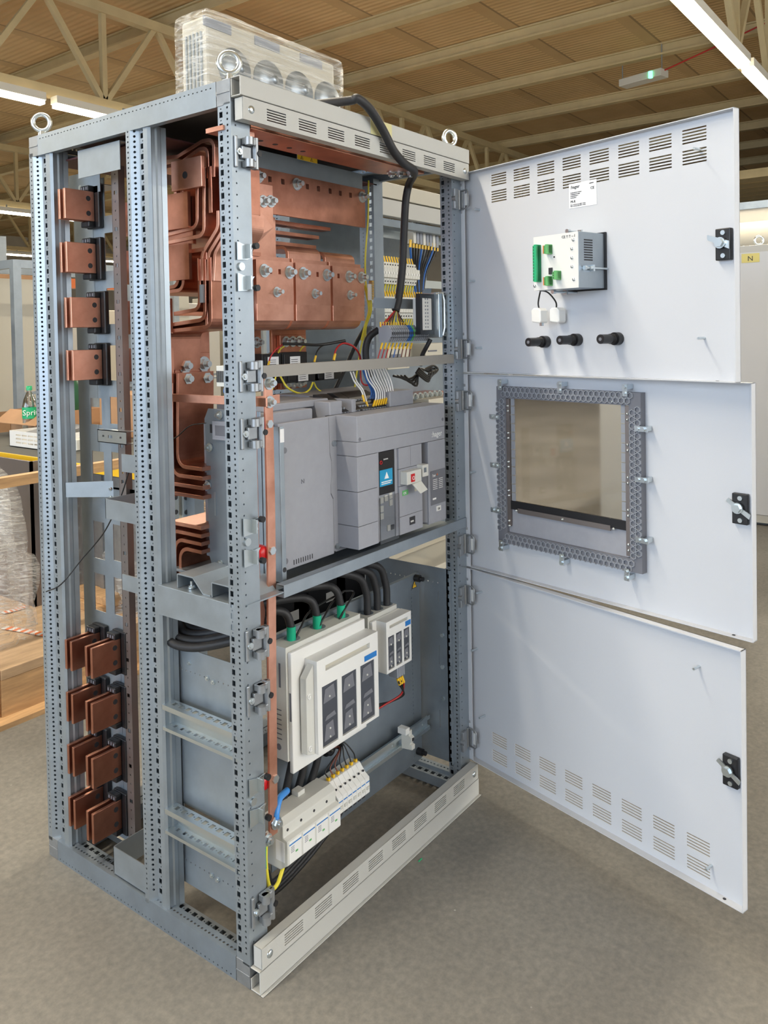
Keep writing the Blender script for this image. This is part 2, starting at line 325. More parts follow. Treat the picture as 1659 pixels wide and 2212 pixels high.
def post_front(X, z0=.05, z1=1.95, w=.056, d=.045):
    b = MB(); L = z1-z0; R = ('r', .0055, .0055)
    b.strip((X, 0, z0), (0, 1, 0), .022, (0, 0, 1), L, [R], .0125, .02, (1, 0, 0))
    b.strip((X+.001, .022, z0), (0, 1, 0), .020, (0, 0, 1), L, [('s', .010, .0125), ('r', .0035, .0035)], .0125, .02, (1, 0, 0))
    b.quad((X, .022, z0), (.001, 0, 0), (0, 0, L)); b.quad((X+.001, .042, z0), (.012, .003, 0), (0, 0, L)); b.quad((X+.013, .045, z0), (w-.013, 0, 0), (0, 0, L))
    b.strip((X, 0, z0), (1, 0, 0), .026, (0, 0, 1), L, [('r', .0045, .0045), None], .0125, .02, (0, 1, 0)); b.quad((X+.026, 0, z0), (w-.026, 0, 0), (0, 0, L))
    b.quad((X+w, 0, z0), (0, .012, 0), (0, 0, L)); b.quad((X+w, .012, z0), (-.02, 0, 0), (0, 0, L)); b.quad((X+w-.02, .012, z0), (0, .033, 0), (0, 0, L))
    return b
post_front(0).build('front_post', M['galv'], cab)
post_front(W-.056).build('front_post', M['galv'], cab)
# rear right posts (seen through the opening)
b = MB(); Q = [('s', .012, .0125), ('r', .004, .004)]
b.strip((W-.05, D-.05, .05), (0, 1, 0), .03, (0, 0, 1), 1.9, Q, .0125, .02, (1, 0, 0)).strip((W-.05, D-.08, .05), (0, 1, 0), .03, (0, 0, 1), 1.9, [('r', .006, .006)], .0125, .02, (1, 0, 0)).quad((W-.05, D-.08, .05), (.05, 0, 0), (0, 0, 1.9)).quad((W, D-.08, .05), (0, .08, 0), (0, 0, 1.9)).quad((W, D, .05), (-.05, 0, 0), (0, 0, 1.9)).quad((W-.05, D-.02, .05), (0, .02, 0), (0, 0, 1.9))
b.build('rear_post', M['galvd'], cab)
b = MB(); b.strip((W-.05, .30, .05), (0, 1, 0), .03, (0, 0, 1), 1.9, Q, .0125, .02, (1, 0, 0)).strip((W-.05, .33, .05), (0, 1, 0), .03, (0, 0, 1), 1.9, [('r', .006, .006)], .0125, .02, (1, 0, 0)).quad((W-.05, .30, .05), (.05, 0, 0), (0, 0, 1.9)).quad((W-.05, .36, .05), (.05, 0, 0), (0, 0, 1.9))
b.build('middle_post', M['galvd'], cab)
# top and bottom side rails
def side_rail(X, z0, z1, top, sg=1):
    b = MB(); y0, y1 = .045, .755; L = y1-y0; dz = z1-z0
    if top:   # outer face, hole row near the top edge
        b.quad((X, y0, z0), (0, L, 0), (0, 0, dz-.022)); b.strip((X, y0, z1-.022), (0, 0, 1), .022, (0, 1, 0), L, [('r', .003, .0055)], .0145, .01, (sg, 0, 0))
        b.quad((X, y0, z0), (sg*.018, 0, 0), (0, L, 0)); b.quad((X+sg*.018, y0, z0), (0, 0, .02), (0, L, 0)); b.quad((X+sg*.018, y0, z0+.02), (sg*.03, 0, 0), (0, L, 0)); b.quad((X, y0, z1), (sg*.05, 0, 0), (0, L, 0))
    else:
        b.quad((X, y0, z0+.014), (0, L, 0), (0, 0, dz-.014)); b.strip((X, y0, z0), (0, 0, 1), .014, (0, 1, 0), L, [('r', .004, .004)], .0145, .01, (sg, 0, 0))
        b.strip((X, y0, z1), (sg, 0, 0), .028, (0, 1, 0), L, [('r', .0065, .0065)], .0125, .01, (0, 0, -1))
        b.quad((X+sg*.028, y0, z1), (0, 0, -.012), (0, L, 0)); b.strip((X+sg*.028, y0, z1-.012), (sg, 0, 0), .03, (0, 1, 0), L, [('s', .015, .0135), ('r', .004, .004)], .0125, .01, (0, 0, -1))
        b.quad((X+sg*.058, y0, z1-.012), (0, 0, -.03), (0, L, 0))
    return b
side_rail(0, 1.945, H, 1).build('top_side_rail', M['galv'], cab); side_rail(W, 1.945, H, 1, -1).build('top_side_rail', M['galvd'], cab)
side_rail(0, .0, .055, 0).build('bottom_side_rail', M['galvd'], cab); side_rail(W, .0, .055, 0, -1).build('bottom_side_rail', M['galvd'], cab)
for X in (0, W-.045):
    for y0 in (0, .755):
        for z0 in (0, 1.945):
            b = MB(); b.box(X, y0+.001, z0, X+.045, y0+.044, z0+.055); b.box(X-.0015, y0+.002, z0+.026, X, y0+.043, z0+.030)
            b.build('corner_block', M['alu'], cab, bev=.004)
# front and back rails, crosswise
MB().box(.045, .004, 1.948, W-.045, .04, H).build('front_rail', M['galv'], cab)
b = MB(); b.strip((.045, .76, 1.995), (0, 0, -1), .03, (1, 0, 0), W-.09, [('r', .006, .006)], .0125, .02, (0, 1, 0)); b.box(.045, .765, 1.945, W-.045, .8, 1.965).build('back_rail', M['galvd'], cab)
b = MB(); b.strip((.045, .72, .05), (0, 1, 0), .03, (1, 0, 0), W-.09, [('r', .006, .006)], .0125, .02, (0, 0, -1)).quad((.045, .72, .05), (W-.09, 0, 0), (0, 0, -.045)).box(.045, .755, 0, W-.045, .8, .05).build('back_rail', M['galvd'], cab)
MB().box(.05, .05, 1.985, W-.05, D-.05, 1.990).build('roof_sheet', M['steel'], cab)
# eye bolts
for x, y in ((.025, .775), (.022, .025), (W-.022, .025), (W-.025, .775)):
    b = MB(); b.torus((x, y, 2.042), (-.66, -.75, 0) if x < .5 else (-.35, -.93, 0), .022, .0065); b.cyl((x, y, 2.0), (x, y, 2.018), .011, 16, .008); b.cyl((x, y, 1.998), (x, y, 2.003), .017, 20)
    b.build('eye_bolt', M['zinc'], cab)
# front cover panels: plain C-profile and vented strip, top and bottom
PYF = -.031
def cprof(z0, z1, lip):
    b = MB(); b.box(0, PYF, z0, W, PYF+.003, z1).box(0, PYF, z1-.003, W, -.001, z1).box(0, PYF, z0, W, -.001, z0+.003).box(0, -.004, z0+.003, W, -.001, z0+(z1-z0)*.5 if lip else z1-.003)
    if lip: b.box(0, PYF-.008, z0-.0005, W, PYF, z0+.002)
    return b
cprof(1.958, 2.001, 0).build('plain_front_panel', M['grey'], cab, 'plain light grey upper front panel', bev=.0015)
cprof(.001, .053, 1).build('plinth_panel', M['grey'], cab, 'plain light grey plinth panel', bev=.0015)
def vents(n, w0, w1, gaps, zs, dz, hz):
    return [(w0+i*gaps, z, w0+i*gaps+w1, z+hz) for i in range(n) for z in zs]
def vpanel(z0, z1, x0, x1):
    b = MB(); L = z1-z0; s = (x1-x0)
    b.grid((x0, PYF-.001, z0), (1, 0, 0), s, (0, 0, 1), L, [(.072+i*.1045, .010+k*.0058, .072+i*.1045+.062, .0128+k*.0058) for i in range(8) for k in range(5)], (0, 1, 0), .002)
    b.box(x0, PYF-.001, z1-.002, x1, -.006, z1).box(x0, PYF-.001, z0, x1, -.006, z0+.002).box(x0, PYF-.001, z0, x0+.002, -.006, z1).box(x1-.002, PYF-.001, z0, x1, -.006, z1)
    return b
for z0, z1 in ((1.908, 1.956), (.055, .101)):
    p = vpanel(z0, z1, .006, W-.006).build('vented_panel', M['grey'], cab, bev=.0012)
    for x in (.03, W-.03):
        b = MB(); b.lathe((x, PYF-.001, (z0+z1)/2), (0, -1, 0), [(0, .009), (.002, .0085), (.004, .005), (.0042, .0)], 18); b.build('screw', M['zinc'], p)
p, q = at(800, 247, 'y', PYF), at(846, 285, 'y', PYF)
tp = MB().box(p.x, PYF-.0008, 1.959, q.x, PYF-.0001, 1.9995).build('masking_tape', mat('pale_yellow_tape', (.62, .58, .30), .5), cab, 'pale yellow masking tape')
MB().prism([(p.x+.055, PYF-.0013, 1.985), (p.x+.075, PYF-.0013, 1.978), (p.x+.055, PYF-.0013, 1.971), (p.x+.060, PYF-.0013, 1.978)], (0, .0004, 0)).build('pen_arrow', M['ink'], tp)
# crossbar in front of the busbars
b = MB(); x0 = at(567, 795, 'y', 0).x; x1 = W-.056; b.box(x0, .001, 1.350, x1, .004, 1.377).box(x0, .004, 1.350, x1, .018, 1.352).box(x0, .004, 1.375, x1, .018, 1.377); b.build('crossbar', M['barp'], cab)
# hinge brackets on the left front post
def hinge_bracket(x, z, name='hinge_bracket'):
    b = MB(); s = .034
    b.box(x, -.006, z-s, x+.008, 0, z+s).box(x+.016, -.010, z-.014, x+.044, -.002, z+.014)
    for k in (-1, 1):
        b.cyl((x+.030, -.018, z+k*s*.95), (x+.030, -.018, z+k*s*.45), .010, 14); b.box(x+.022, -.02, z+k*s*.95, x+.05, -.002, z+k*s*.5)
    b.cyl((x+.052, -.016, z-s), (x+.052, -.016, z+s), .0055, 10).box(x+.046, -.016, z-s, x+.060, -.004, z+s)
    o = b.build(name, M['alu'], cab, bev=.002)
    MB().cyl((x+.056, -.024, z), (x+.056, -.015, z), .0065, 12).build('rubber_stop', M['black'], o)
    MB().cyl((x+.010, -.010, z), (x+.010, -.005, z), .0075, 14).cyl((x+.010, -.0125, z), (x+.010, -.010, z), .004, 6).build('screw', M['zinc'], o)
def post_z(v): return at(540, v, 'y', -.005).z
for v in (333, 813, 936, 1395, 1515, 1980): hinge_bracket(.006, post_z(v))
def star(z):
    for k in (-1, 1):
        zz = z+k*.034; b = MB()
        b.prism([(.006, -.003, zz-.02), (.036, -.003, zz-.018), (.050, -.003, zz-.012), (.046, -.003, zz-.003*k), (.056, -.003, zz+.014), (.034, -.003, zz+.012), (.006, -.003, zz+.02)], (0, -.0025, 0))
        b.box(.030, -.02, zz-.016, .033, -.003, zz+.014)
        o = b.build('latch_plate', M['zinc'], cab); MB().cyl((.050, -.022, zz+k*.012), (.050, -.012, zz+k*.012), .007, 12).build('rubber_stop', M['black'], o)
    MB().cyl((.018, -.006, z), (.018, 0, z), .009, 14).build('screw', M['zinc'], cab)
for v in (577, 1170, 1738): star(post_z(v))
# ------------------------------------------------------------------ doors
def door(z0, z1, ang, kind):
    z0 += .002; z1 -= .002; L = z1-z0; w = .888; d = .022; r = root('door', (W, .010, 0), parent=cab, rz=math.pi+ang, local=True,
        label={'up': 'top white door with two rows of vent slots near its upper edge', 'mid': 'middle white door with a framed inspection window', 'low': 'bottom white door with vent slots near its lower edge'}[kind])
    # local frame: x from the hinge to the free edge, the sheet at y=d, the folded rim towards the cabinet interior
    holes = []
    if kind == 'up': holes = [(.121+i*.0897, zz+k*.0075, .121+i*.0897+.062, zz+k*.0075+.0036) for i in range(8) for k in range(5) for zz in (L-.054, L-.103)]
    if kind == 'low': holes = [(.09+i*.0925, zz+k*.0075, .09+i*.0925+.060, zz+k*.0075+.0036) for i in range(8) for k in range(5) for zz in (.022, .076)]
    if kind == 'mid': holes = [(.165, .115, .590, L-.055)]
    b = MB(); b.grid((0, d, z0), (1, 0, 0), w, (0, 0, 1), L, holes, (0, -1, 0), .002)
    b.box(0, 0, z0, w, d, z0+.002).box(0, 0, z1-.002, w, d, z1).box(w-.002, 0, z0, w, d, z1).box(0, 0, z0, .002, d, z1)
    b.grid((.0, .0, z0), (1, 0, 0), .026, (0, 0, 1), L, [(.010, q, .017, q+.008) for q in (.03, .115, L-.122, L-.040)], (0, 1, 0), .002)
    b.build('door_panel', M['white'], r, origin=(0, 0, z0))
    wd = M['zinc']
    for q in (.073, L-.082):     # hinge with wire bail
        b = MB(); z = z0+q; b.cyl((.012, -.010, z-.030), (.012, -.010, z+.030), .006, 12).box(.006, -.006, z-.025, .024, -.001, z+.025)
        b.tube([(.016, -.006, z-.028), (.040, -.004, z-.028), (.046, -.004, z-.022), (.046, -.004, z+.022), (.040, -.004, z+.028), (.016, -.006, z+.028)], .0026, 6)
        b.build('hinge', M['alu'], r, bev=.001)
        MB().box(.031, -.0022, z-.018, .042, 0, z+.018).build('hinge_plate', M['wht'], r)
        b = MB(); b.box(W-.052, -.009, z-.031, W-.030, 0, z+.031).cyl((W-.050, -.013, z), (W-.050, -.001, z), .008, 12); b.build('hinge_bracket', M['alu'], cab, bev=.0015)
    # latch
    zl = {'up': 1.632, 'mid': 1.019, 'low': .418}[kind]; MB().box(w-.050, .006, zl-.036, w-.014, .0195, zl+.036).build('latch_body', M['black'], r, bev=.002)
    b = MB(); b.prism([(w-.062, .0, zl+.016), (w-.056, .0, zl+.024), (w-.004, .0, zl-.010), (w-.008, .0, zl-.020)] if kind != 'up' else [(w-.066, .0, zl+.012), (w-.066, .0, zl+.024), (w-.014, .0, zl+.006), (w-.014, .0, zl-.012)], (0, .003, 0))
    b.cyl((w-.034, -.010, zl+.003), (w-.034, .006, zl+.003), .010, 6).cyl((w-.034, -.004, zl+.003), (w-.034, 0, zl+.003), .013, 16); b.build('latch_cam', wd, r)
    for s in (-1, 1): MB().cyl((w-.030, .002, zl+s*.026), (w-.030, .007, zl+s*.026), .0055, 10).build('screw', wd, r)
    for px, pz in {'up': [(.072, 1.815), (.045, 1.60), (.072, 1.395), (.795, 1.858), (.802, 1.420)], 'mid': [(.035, 1.01)], 'low': [(.055, .64), (.032, .455), (.062, .255), (.775, .635), (.802, .165)]}[kind]:
        MB().cyl((px, -.006, pz), (px, d-.002, pz), .0032, 10).build('weld_stud', M['zinc'], r)
    for e in ((.03, z0+.002, .02) if kind != 'up' else (.03, z1-.0025, .02),):
        MB().cyl((w-.05, .011, z0+.0025), (w-.05, .011, z0+.003), .004, 10).build('drain_hole', M['ink'], r)
    return r
DA = {'low': 1.31, 'mid': 1.3761, 'up': 1.294}; DO = {}
for nm, z0, z1 in (('low', .103, .7118), ('mid', .7118, 1.3171), ('up', 1.3171, 1.934)): DO[nm] = door(z0, z1, DA[nm], nm)
def ondoor(name, k, p, *a, **kw):     # a thing hung on a door: p in that door's own axes
    an = math.pi+DA[k]; c, s = math.cos(an), math.sin(an); wp = V((W+c*p[0]-s*p[1], .010+s*p[0]+c*p[1], p[2]))
    r = root(name, wp, *a, rz=an, **kw); ORG[r.name] = V(p); return r
# paper rating label on the top door
dr = DO['up']
lb = MB().box(.413, .0190, 1.772, .503, .0199, 1.838).build('paper_label', M['paper'], dr, 'white printed rating label')
def dtext(s, size, x, z, y=.0186, m=None, par=None, nm='print', al='LEFT'): return text(nm, s, size, (x, y, z), (1, 0, 0), (0, 0, 1), m or M['ink'], par or dr, align=al)
dtext(':hager', .0125, .418, 1.824); dtext('unimes', .005, .480, 1.829); dtext('CE', .010, .484, 1.814); dtext('M-R', .010, .418, 1.786)
for i in range(4): dtext('Gesellschaft fur Schaltanlagen'[:26-i*4], .0036, .418, 1.812-i*.0045)
for i in range(2): dtext('Mess- und Steuerung 1000 V  50 Hz', .0034, .418, 1.780-i*.004)
# panel meter (rear housing) on the top door
mt = ondoor('panel_meter', 'up', (.456, .02, 1.55), 'white and zinc box instrument with green plugs mounted on the top door', 'meter')
x0, x1, y0, y1, z0, z1 = .383, .529, -.09, .019, 1.551, 1.692
b = MB(); b.box(x0, y0, z0, x1, y1-.006, z1); b.build('housing', M['zinc'] if 0 else M['galv'], mt, bev=.001)
MB().box(x0-.004, y1-.006, z0-.004, x1+.004, y1, z1+.004).build('bezel', M['black'], mt)
fp = MB().box(x0, y0-.0015, z0, x1, y0-.0002, z1).build('face_plate', M['wht'], mt)
b = MB()
for k in range(9): b.box(x1-.0005, -.068, 1.620+k*.0063, x1+.0004, -.034, 1.6235+k*.0063)
b.build('vent_slots', M['ink'], mt)
def plug(u0, z0p, u1, z1p, m, n, name='terminal_plug'):
    b = MB(); b.box(u0, y0-.016, z0p, u1, y0-.0015, z1p).box(u0+(u1-u0)*.55, y0-.022, z0p-.002, u1, y0-.0015, z1p+.002); o = b.build(name, m, mt, bev=.0006)
    b = MB()
    for i in range(n):
        zc = z0p+(i+.5)*(z1p-z0p)/n; b.cyl((u0+(u1-u0)*.27, y0-.0168, zc), (u0+(u1-u0)*.27, y0-.0155, zc), min(.0022, (z1p-z0p)/n*.32), 8)
    b.build('wire_holes', M['ink'], o)
plug(.392, 1.574, .409, 1.668, M['green'], 12); plug(.430, 1.644, .447, 1.665, M['lgreen'], 5); plug(.430, 1.562, .447, 1.583, M['lgreen'], 5); plug(.457, 1.576, .475, 1.595, M['lgreen'], 3)
for q in (1.644, 1.562): MB().box(.428, y0-.017, q, .4305, y0-.0015, q+.021).build('plug_lever', M['orange'], mt)
MB().box(.436, y0-.005, 1.590, .447, y0-.0015, 1.607).build('network_socket', M['ink'], mt)
MB().cyl((.453, y0-.003, 1.634), (.453, y0-.001, 1.634), .0022, 10).build('reset_hole', M['ink'], mt)
for x, z in ((.389, 1.660), (.386, 1.563), (.515, 1.672), (.515, 1.572), (.510, 1.650), (.510, 1.627), (.510, 1.605)):
    MB().lathe((x, y0-.0015, z), (0, -1, 0), [(0, .0045), (.002, .0042), (.0035, .002), (.0036, 0)], 12).build('screw', M['zinc'], mt)
text('print', 'CE !! !! ~ I', .010, (.478, y0-.0018, 1.679), (1, 0, 0), (0, 0, 1), M['ink'], mt)
b = MB(); b.cyl((x1+.006, -.075, 1.601), (x1+.006, .018, 1.601), .003, 8).box(x1, -.046, 1.593, x1+.012, -.040, 1.609).cyl((x1+.006, -.040, 1.601), (x1+.006, -.056, 1.601), .0055, 10).cyl((x1+.006, -.076, 1.601), (x1+.006, -.068, 1.601), .006, 6); b.build('clamp_screw', M['zinc'], mt)
b = MB(); b.cyl((.485, -.07, z1+.006), (.485, .018, z1+.006), .003, 8).cyl((.485, -.08, z1+.006), (.485, -.07, z1+.006), .006, 6).box(.479, -.03, z1, .491, -.024, z1+.012); b.build('clamp_screw', M['zinc'], mt)
b = MB(); b.cyl((.435, -.07, z0-.006), (.435, .018, z0-.006), .003, 8).cyl((.435, -.08, z0-.006), (.435, -.07, z0-.006), .006, 6).box(.429, -.03, z0-.012, .441, -.024, z0); b.build('clamp_screw', M['zinc'], mt)
# white plug pair hanging under the meter
pg = ondoor('plug_adapter', 'up', (.37, .0, 1.46), 'pair of small white plug housings hanging on a black cord under the instrument', 'plug')
for cx, yy in ((.352, -.050), (.388, -.018)):
    MB().prism([(cx-.017, yy, 1.468), (cx+.013, yy, 1.464), (cx+.016, yy, 1.470), (cx+.016, yy, 1.498), (cx+.008, yy, 1.506), (cx-.010, yy, 1.506), (cx-.018, yy, 1.500)], (0, .030, 0)).build('plug_housing', M['wht'], pg, bev=.003)
MB().box(.362, -.048, 1.457, .370, -.040, 1.466).build('contact_pins', M['zinc'], pg)
MB().tube(spline([(.350, -.035, 1.503), (.348, -.036, 1.520), (.358, -.04, 1.546), (.372, -.05, 1.552), (.392, -.045, 1.545), (.396, -.02, 1.520), (.386, -.008, 1.498)]), .0022, 6).build('cord', M['kwire'], pg)
# three black selector contact blocks
for i, (x, z, s) in enumerate(((.3275, 1.413, 'left'), (.437, 1.418, 'middle'), (.566, 1.420, 'right'))):
    r = ondoor('selector_switch', 'up', (x, .02, z), 'black selector switch body below the instrument, %s of the three' % s, 'switch', 'black selector switches on the top door')
    MB().cyl((x, .0, z), (x, .019, z), .0165, 24).build('collar', M['black'], r, bev=.001)
    b = MB(); b.cyl((x, -.055, z), (x, .0, z), .0120, 20)
    for k in range(4): b.torus((x, -.006-k*.0035, z), (0, 1, 0), .0122, .0010, 20, 6)
    b.build('barrel', M['black'], r)
    MB().cyl((x, -.0562, z), (x, -.055, z), .0045, 12).build('contact', M['brkd'], r)
    text('mark', '1', .007, (x-.0126, -.030, z-.0015), (0, -1, 0), (0, 0, 1), M['winkm'], r); text('mark', '3', .007, (x-.0126, -.046, z-.0015), (0, -1, 0), (0, 0, 1), M['winkm'], r)
# inspection window on the middle door
wf = ondoor('inspection_window', 'mid', (.378, .02, .815), 'square inspection window with a grey honeycomb frame and steel clips in the middle door', 'window')
fx0, fx1, fz0, fz1 = .143, .612, .816, 1.281
b = MB()
b.grid((fx0, -.004, fz0), (1, 0, 0), fx1-fx0, (0, 0, 1), fz1-fz0, [(.034, .034, fx1-fx0-.034, fz1-fz0-.034)], (0, 1, 0), .022)
b.build('frame', M['brkd'], wf, bev=.004)
b = MB()  # honeycomb ribs
def comb(u0, u1, c, horiz):
    n = int((u1-u0)/.0165)
    for i in range(n):
        for row in (-.0072, .0072):
            cu = u0+(i+.5+(.5 if row > 0 else 0))*(u1-u0)/(n+.5); P = []
            for k in range(6):
                a = math.pi/3*k+math.pi/6; P.append((cu+.0082*math.cos(a), c+row+.0082*math.sin(a)) if horiz else (c+row+.0082*math.cos(a), cu+.0082*math.sin(a)))
            for k in range(6):
                p, q = P[k], P[(k+1) % 6]; b.bar([(p[0], -.0085, p[1]), (q[0], -.0085, q[1])], (0, .005, 0), .0018)
comb(fx0+.02, fx1-.02, fz0+.015, True); comb(fx0+.02, fx1-.02, fz1-.015, True); comb(fz0+.035, fz1-.035, fx0+.015, False); comb(fz0+.035, fz1-.035, fx1-.015, False)
b.build('honeycomb_ribs', M['tgrey'], wf)
b = MB(); b.box(fx0+.034, .006, fz0+.034, fx1-.034, .012, .925); b.build('lower_filler', M['brk'], wf)
MB().box(fx0+.034, .008, .925, fx1-.034, .011, fz1-.03).build('pane', M['glass'], wf)
for nm, q in (('left', (fx0+.034, .93, fx0+.046, 1.245)), ('right', (fx1-.046, .855, fx1-.032, 1.245))):
    MB().box(q[0], -.002, q[1]-.06 if nm == 'left' else q[1], q[2], .004, q[3]).build('clamp_strip', M['steel'], wf)
MB().box(.155, -.003, 1.247, .590, .004, 1.262).build('clamp_strip', M['galvd'], wf)
b = MB(); b.box(.185, -.001, .920, .575, .006, .945); b.build('seal_strip', M['black'], wf)
MB().box(.215, -.003, .912, .52, .0, .926).build('clamp_strip', M['steel'], wf)
b = MB()
for x0_, x1_ in ((fx0+.048, fx0+.060), (fx1-.060, fx1-.048)):
    for k in range(12): b.box(x0_, .002, .945+k*.0255, x1_, .006, .968+k*.0255)
b.build('hinge_strip', M['tgrey'], wf)
for x, z, s in [(.162, 1.287, 0), (.372, 1.287, 0), (.572, 1.287, 0), (.158, .808, 3), (.372, .808, 3), (.572, .808, 3)]+[(fx0-.004, q, 2) for q in (1.19, 1.045, .91)]+[(fx1+.004, q, 1) for q in (1.19, 1.06, .905)]:
    b = MB(); h = s in (1, 2); b.box(x-(.018 if h else .007), -.012, z-(.007 if h else .016), x+(.018 if h else .007), -.009, z+(.007 if h else .016))
    o_ = .008 if s in (0, 1) else -.008; c = (x+(o_ if h else 0), -.012, z+(0 if h else o_)); b.box(c[0]-.006, -.010, c[2]-.006, c[0]+.006, .018, c[2]+.006)
    b.cyl((c[0], -.018, c[2]), (c[0], -.012, c[2]), .0055, 6).cyl((x-(c[0]-x), -.017, z-(c[2]-z)), (x-(c[0]-x), -.012, z-(c[2]-z)), .004, 10); b.build('clip', M['zinc'], wf)
b = MB()
for x in (.21, .37, .53): b.lathe((x, -.003, 1.255), (0, -1, 0), [(0, .004), (.003, .003), (.004, 0)], 10).lathe((x, -.003, .919), (0, -1, 0), [(0, .004), (.003, .003), (.004, 0)], 10)
for z in (.87, .885, .96, .975, 1.045, 1.06, 1.13, 1.145, 1.21, 1.225):
    for x in (fx0+.040, fx1-.039): b.lathe((x, -.002, z), (0, -1, 0), [(0, .004), (.003, .003), (.004, 0)], 10)
b.build('screws', M['zinc'], wf)
# ------------------------------------------------------------------ inner steelwork (fixed parts of the cabinet)
# galvanised mounting plate behind the fuse switches and side plates around it
b = MB(); x0, x1, z0, z1 = .205, .885, .100, .688
b.strip((x1-.055, .13, z0), (1, 0, 0), .02, (0, 0, 1), z1-z0, [('r', .006, .006)], .0125, .015, (0, 1, 0))
b.quad((x1-.035, .13, z0), (.035, 0, 0), (0, 0, z1-z0)); b.strip((x0, .13, z0), (1, 0, 0), .02, (0, 0, 1), z1-z0, [('r', .006, .006)], .0125, .015, (0, 1, 0))
b.strip((.455, .13, z0), (1, 0, 0), .02, (0, 0, 1), z1-z0, [('r', .006, .006)], .0125, .015, (0, 1, 0)); b.quad((x0+.02, .13, z0), (.455-x0-.02, 0, 0), (0, 0, z1-z0)); b.quad((.475, .13, z0), (x1-.055-.475, 0, 0), (0, 0, z1-z0))
b.box(x0, .13, z1, x1, .142, z1+.002).box(x0, .1315, z0, x1, .133, z1)
pl = b.build('mounting_plate', M['galvd'], cab)
def warn(par, c, s, X=(1, 0, 0), off=(0, -1, 0), name='warning_label'):
    c = V(c); X = V(X); o = V(off); b = MB(); b.m = 0; b.prism([c-X*s*.58, c+X*s*.58, c+V((0, 0, s))], o*.0008); b.m = 1; b.prism([c-X*s*.42+V((0, 0, s*.08))+o*.0008, c+X*s*.42+V((0, 0, s*.08))+o*.0008, c+V((0, 0, s*.84))+o*.0008], o*.0002)
    b.m = 0; b.prism([c+X*.12*s+V((0, 0, s*.62))+o*.001, c-X*.10*s+V((0, 0, s*.38))+o*.001, c+X*.05*s+V((0, 0, s*.38))+o*.001, c-X*.05*s+V((0, 0, s*.12))+o*.001, c+X*.12*s+V((0, 0, s*.45))+o*.001], o*.0003)
    return b.build(name, [M['ink'], M['yellow']], par)
warn(pl, at(895, 1270, 'y', .129), .024)
for u, v in ((897, 1248), (903, 1622)):
    p = at(u, v, 'y', .129); b = MB(); b.cyl(p, p+V((0, -.018, 0)), .011, 16).cyl(p+V((0, -.018, 0)), p+V((0, -.030, 0)), .007, 12); b.build('rubber_buffer', M['black'], pl)
b = MB(); X = .905
b.grid((X, .022, .105), (0, 1, 0), .335, (0, 0, 1), .605, [(.02, .30, .0215, .36), (.05, .30, .0515, .36), (.02, .10, .0215, .155), (.05, .10, .0515, .155), (.02, .49, .0215, .53), (.05, .49, .0515, .53)]+[(.05+i*.018, .555, .054+i*.018, .559) for i in range(14)], (1, 0, 0), .002)
b.box(X-.014, .022, .105, X, .024, .71).box(X, .355, .105, X+.012, .357, .71)
sp = b.build('side_plate', M['galvd'], cab, bev=.001)
for y, z in ((.06, .50), (.06, .30), (.06, .40)): MB().bolt((X, y, z), (-1, 0, 0), .006, .004, 0, False).build('screw', M['zinc'], sp)
# left side sheet (seen through the left side) with dotted knock-outs
b = MB(); X = .06
dots = [(.012+i*.0165, .533, .0155+i*.0165, .5365) for i in range(14)]+[(.012+i*.0165, .055, .0155+i*.0165, .0585) for i in range(14)]
b.grid((X, .085, .095), (0, 1, 0), .245, (0, 0, 1), .59, dots+[(.198, .44, .1995, .588), (.198, .06, .1995, .185), (.1995, .44, .244, .4415), (.02, .42, .0215, .47), (.0215, .42, .032, .4215), (.02, .06, .0215, .11), (.07, .188, .20, .198)], (1, 0, 0), .002)
ls = b.build('side_plate', M['galv'], cab)
for y, z in ((.185, .630), (.165, .626), (.185, .152), (.165, .149), (.25, .652)): MB().bolt((X, y, z), (-1, 0, 0), .005, .004, .003, False).build('screw', M['zinc'], ls)
# perforated cross channels
def cross_channel(z0, z1):
    b = MB(); y0, y1 = .030, .288; L = y1-y0; x = .004
    b.strip((x+.004, y0, z1), (1, 0, 0), .03, (0, 1, 0), L, [('s', .014, .0125), ('r', .004, .004)], .0125, .004, (0, 0, -1)); b.quad((x, y0, z1), (.004, 0, 0), (0, L, 0)); b.quad((x, y0, z1), (0, 0, -.012), (0, L, 0)); b.quad((x, y0, z1-.012), (.02, 0, -.004), (0, L, 0))
    b.strip((x+.034, y0, z0), (0, 0, 1), z1-z0, (0, 1, 0), L, [('r', .008, .007)], .0125, .004, (1, 0, 0))
    b.strip((x+.006, y0, z0), (1, 0, 0), .028, (0, 1, 0), L, [('s', .012, .010), ('r', .004, .004)], .0125, .004, (0, 0, -1)); b.quad((x, y0, z0), (.006, 0, 0), (0, L, 0)); b.quad((x, y0, z0), (0, 0, -.008), (0, L, 0))
    b.build('perforated_rail', M['zinc'], cab)
cross_channel(.506, .560); cross_channel(.252, .305)
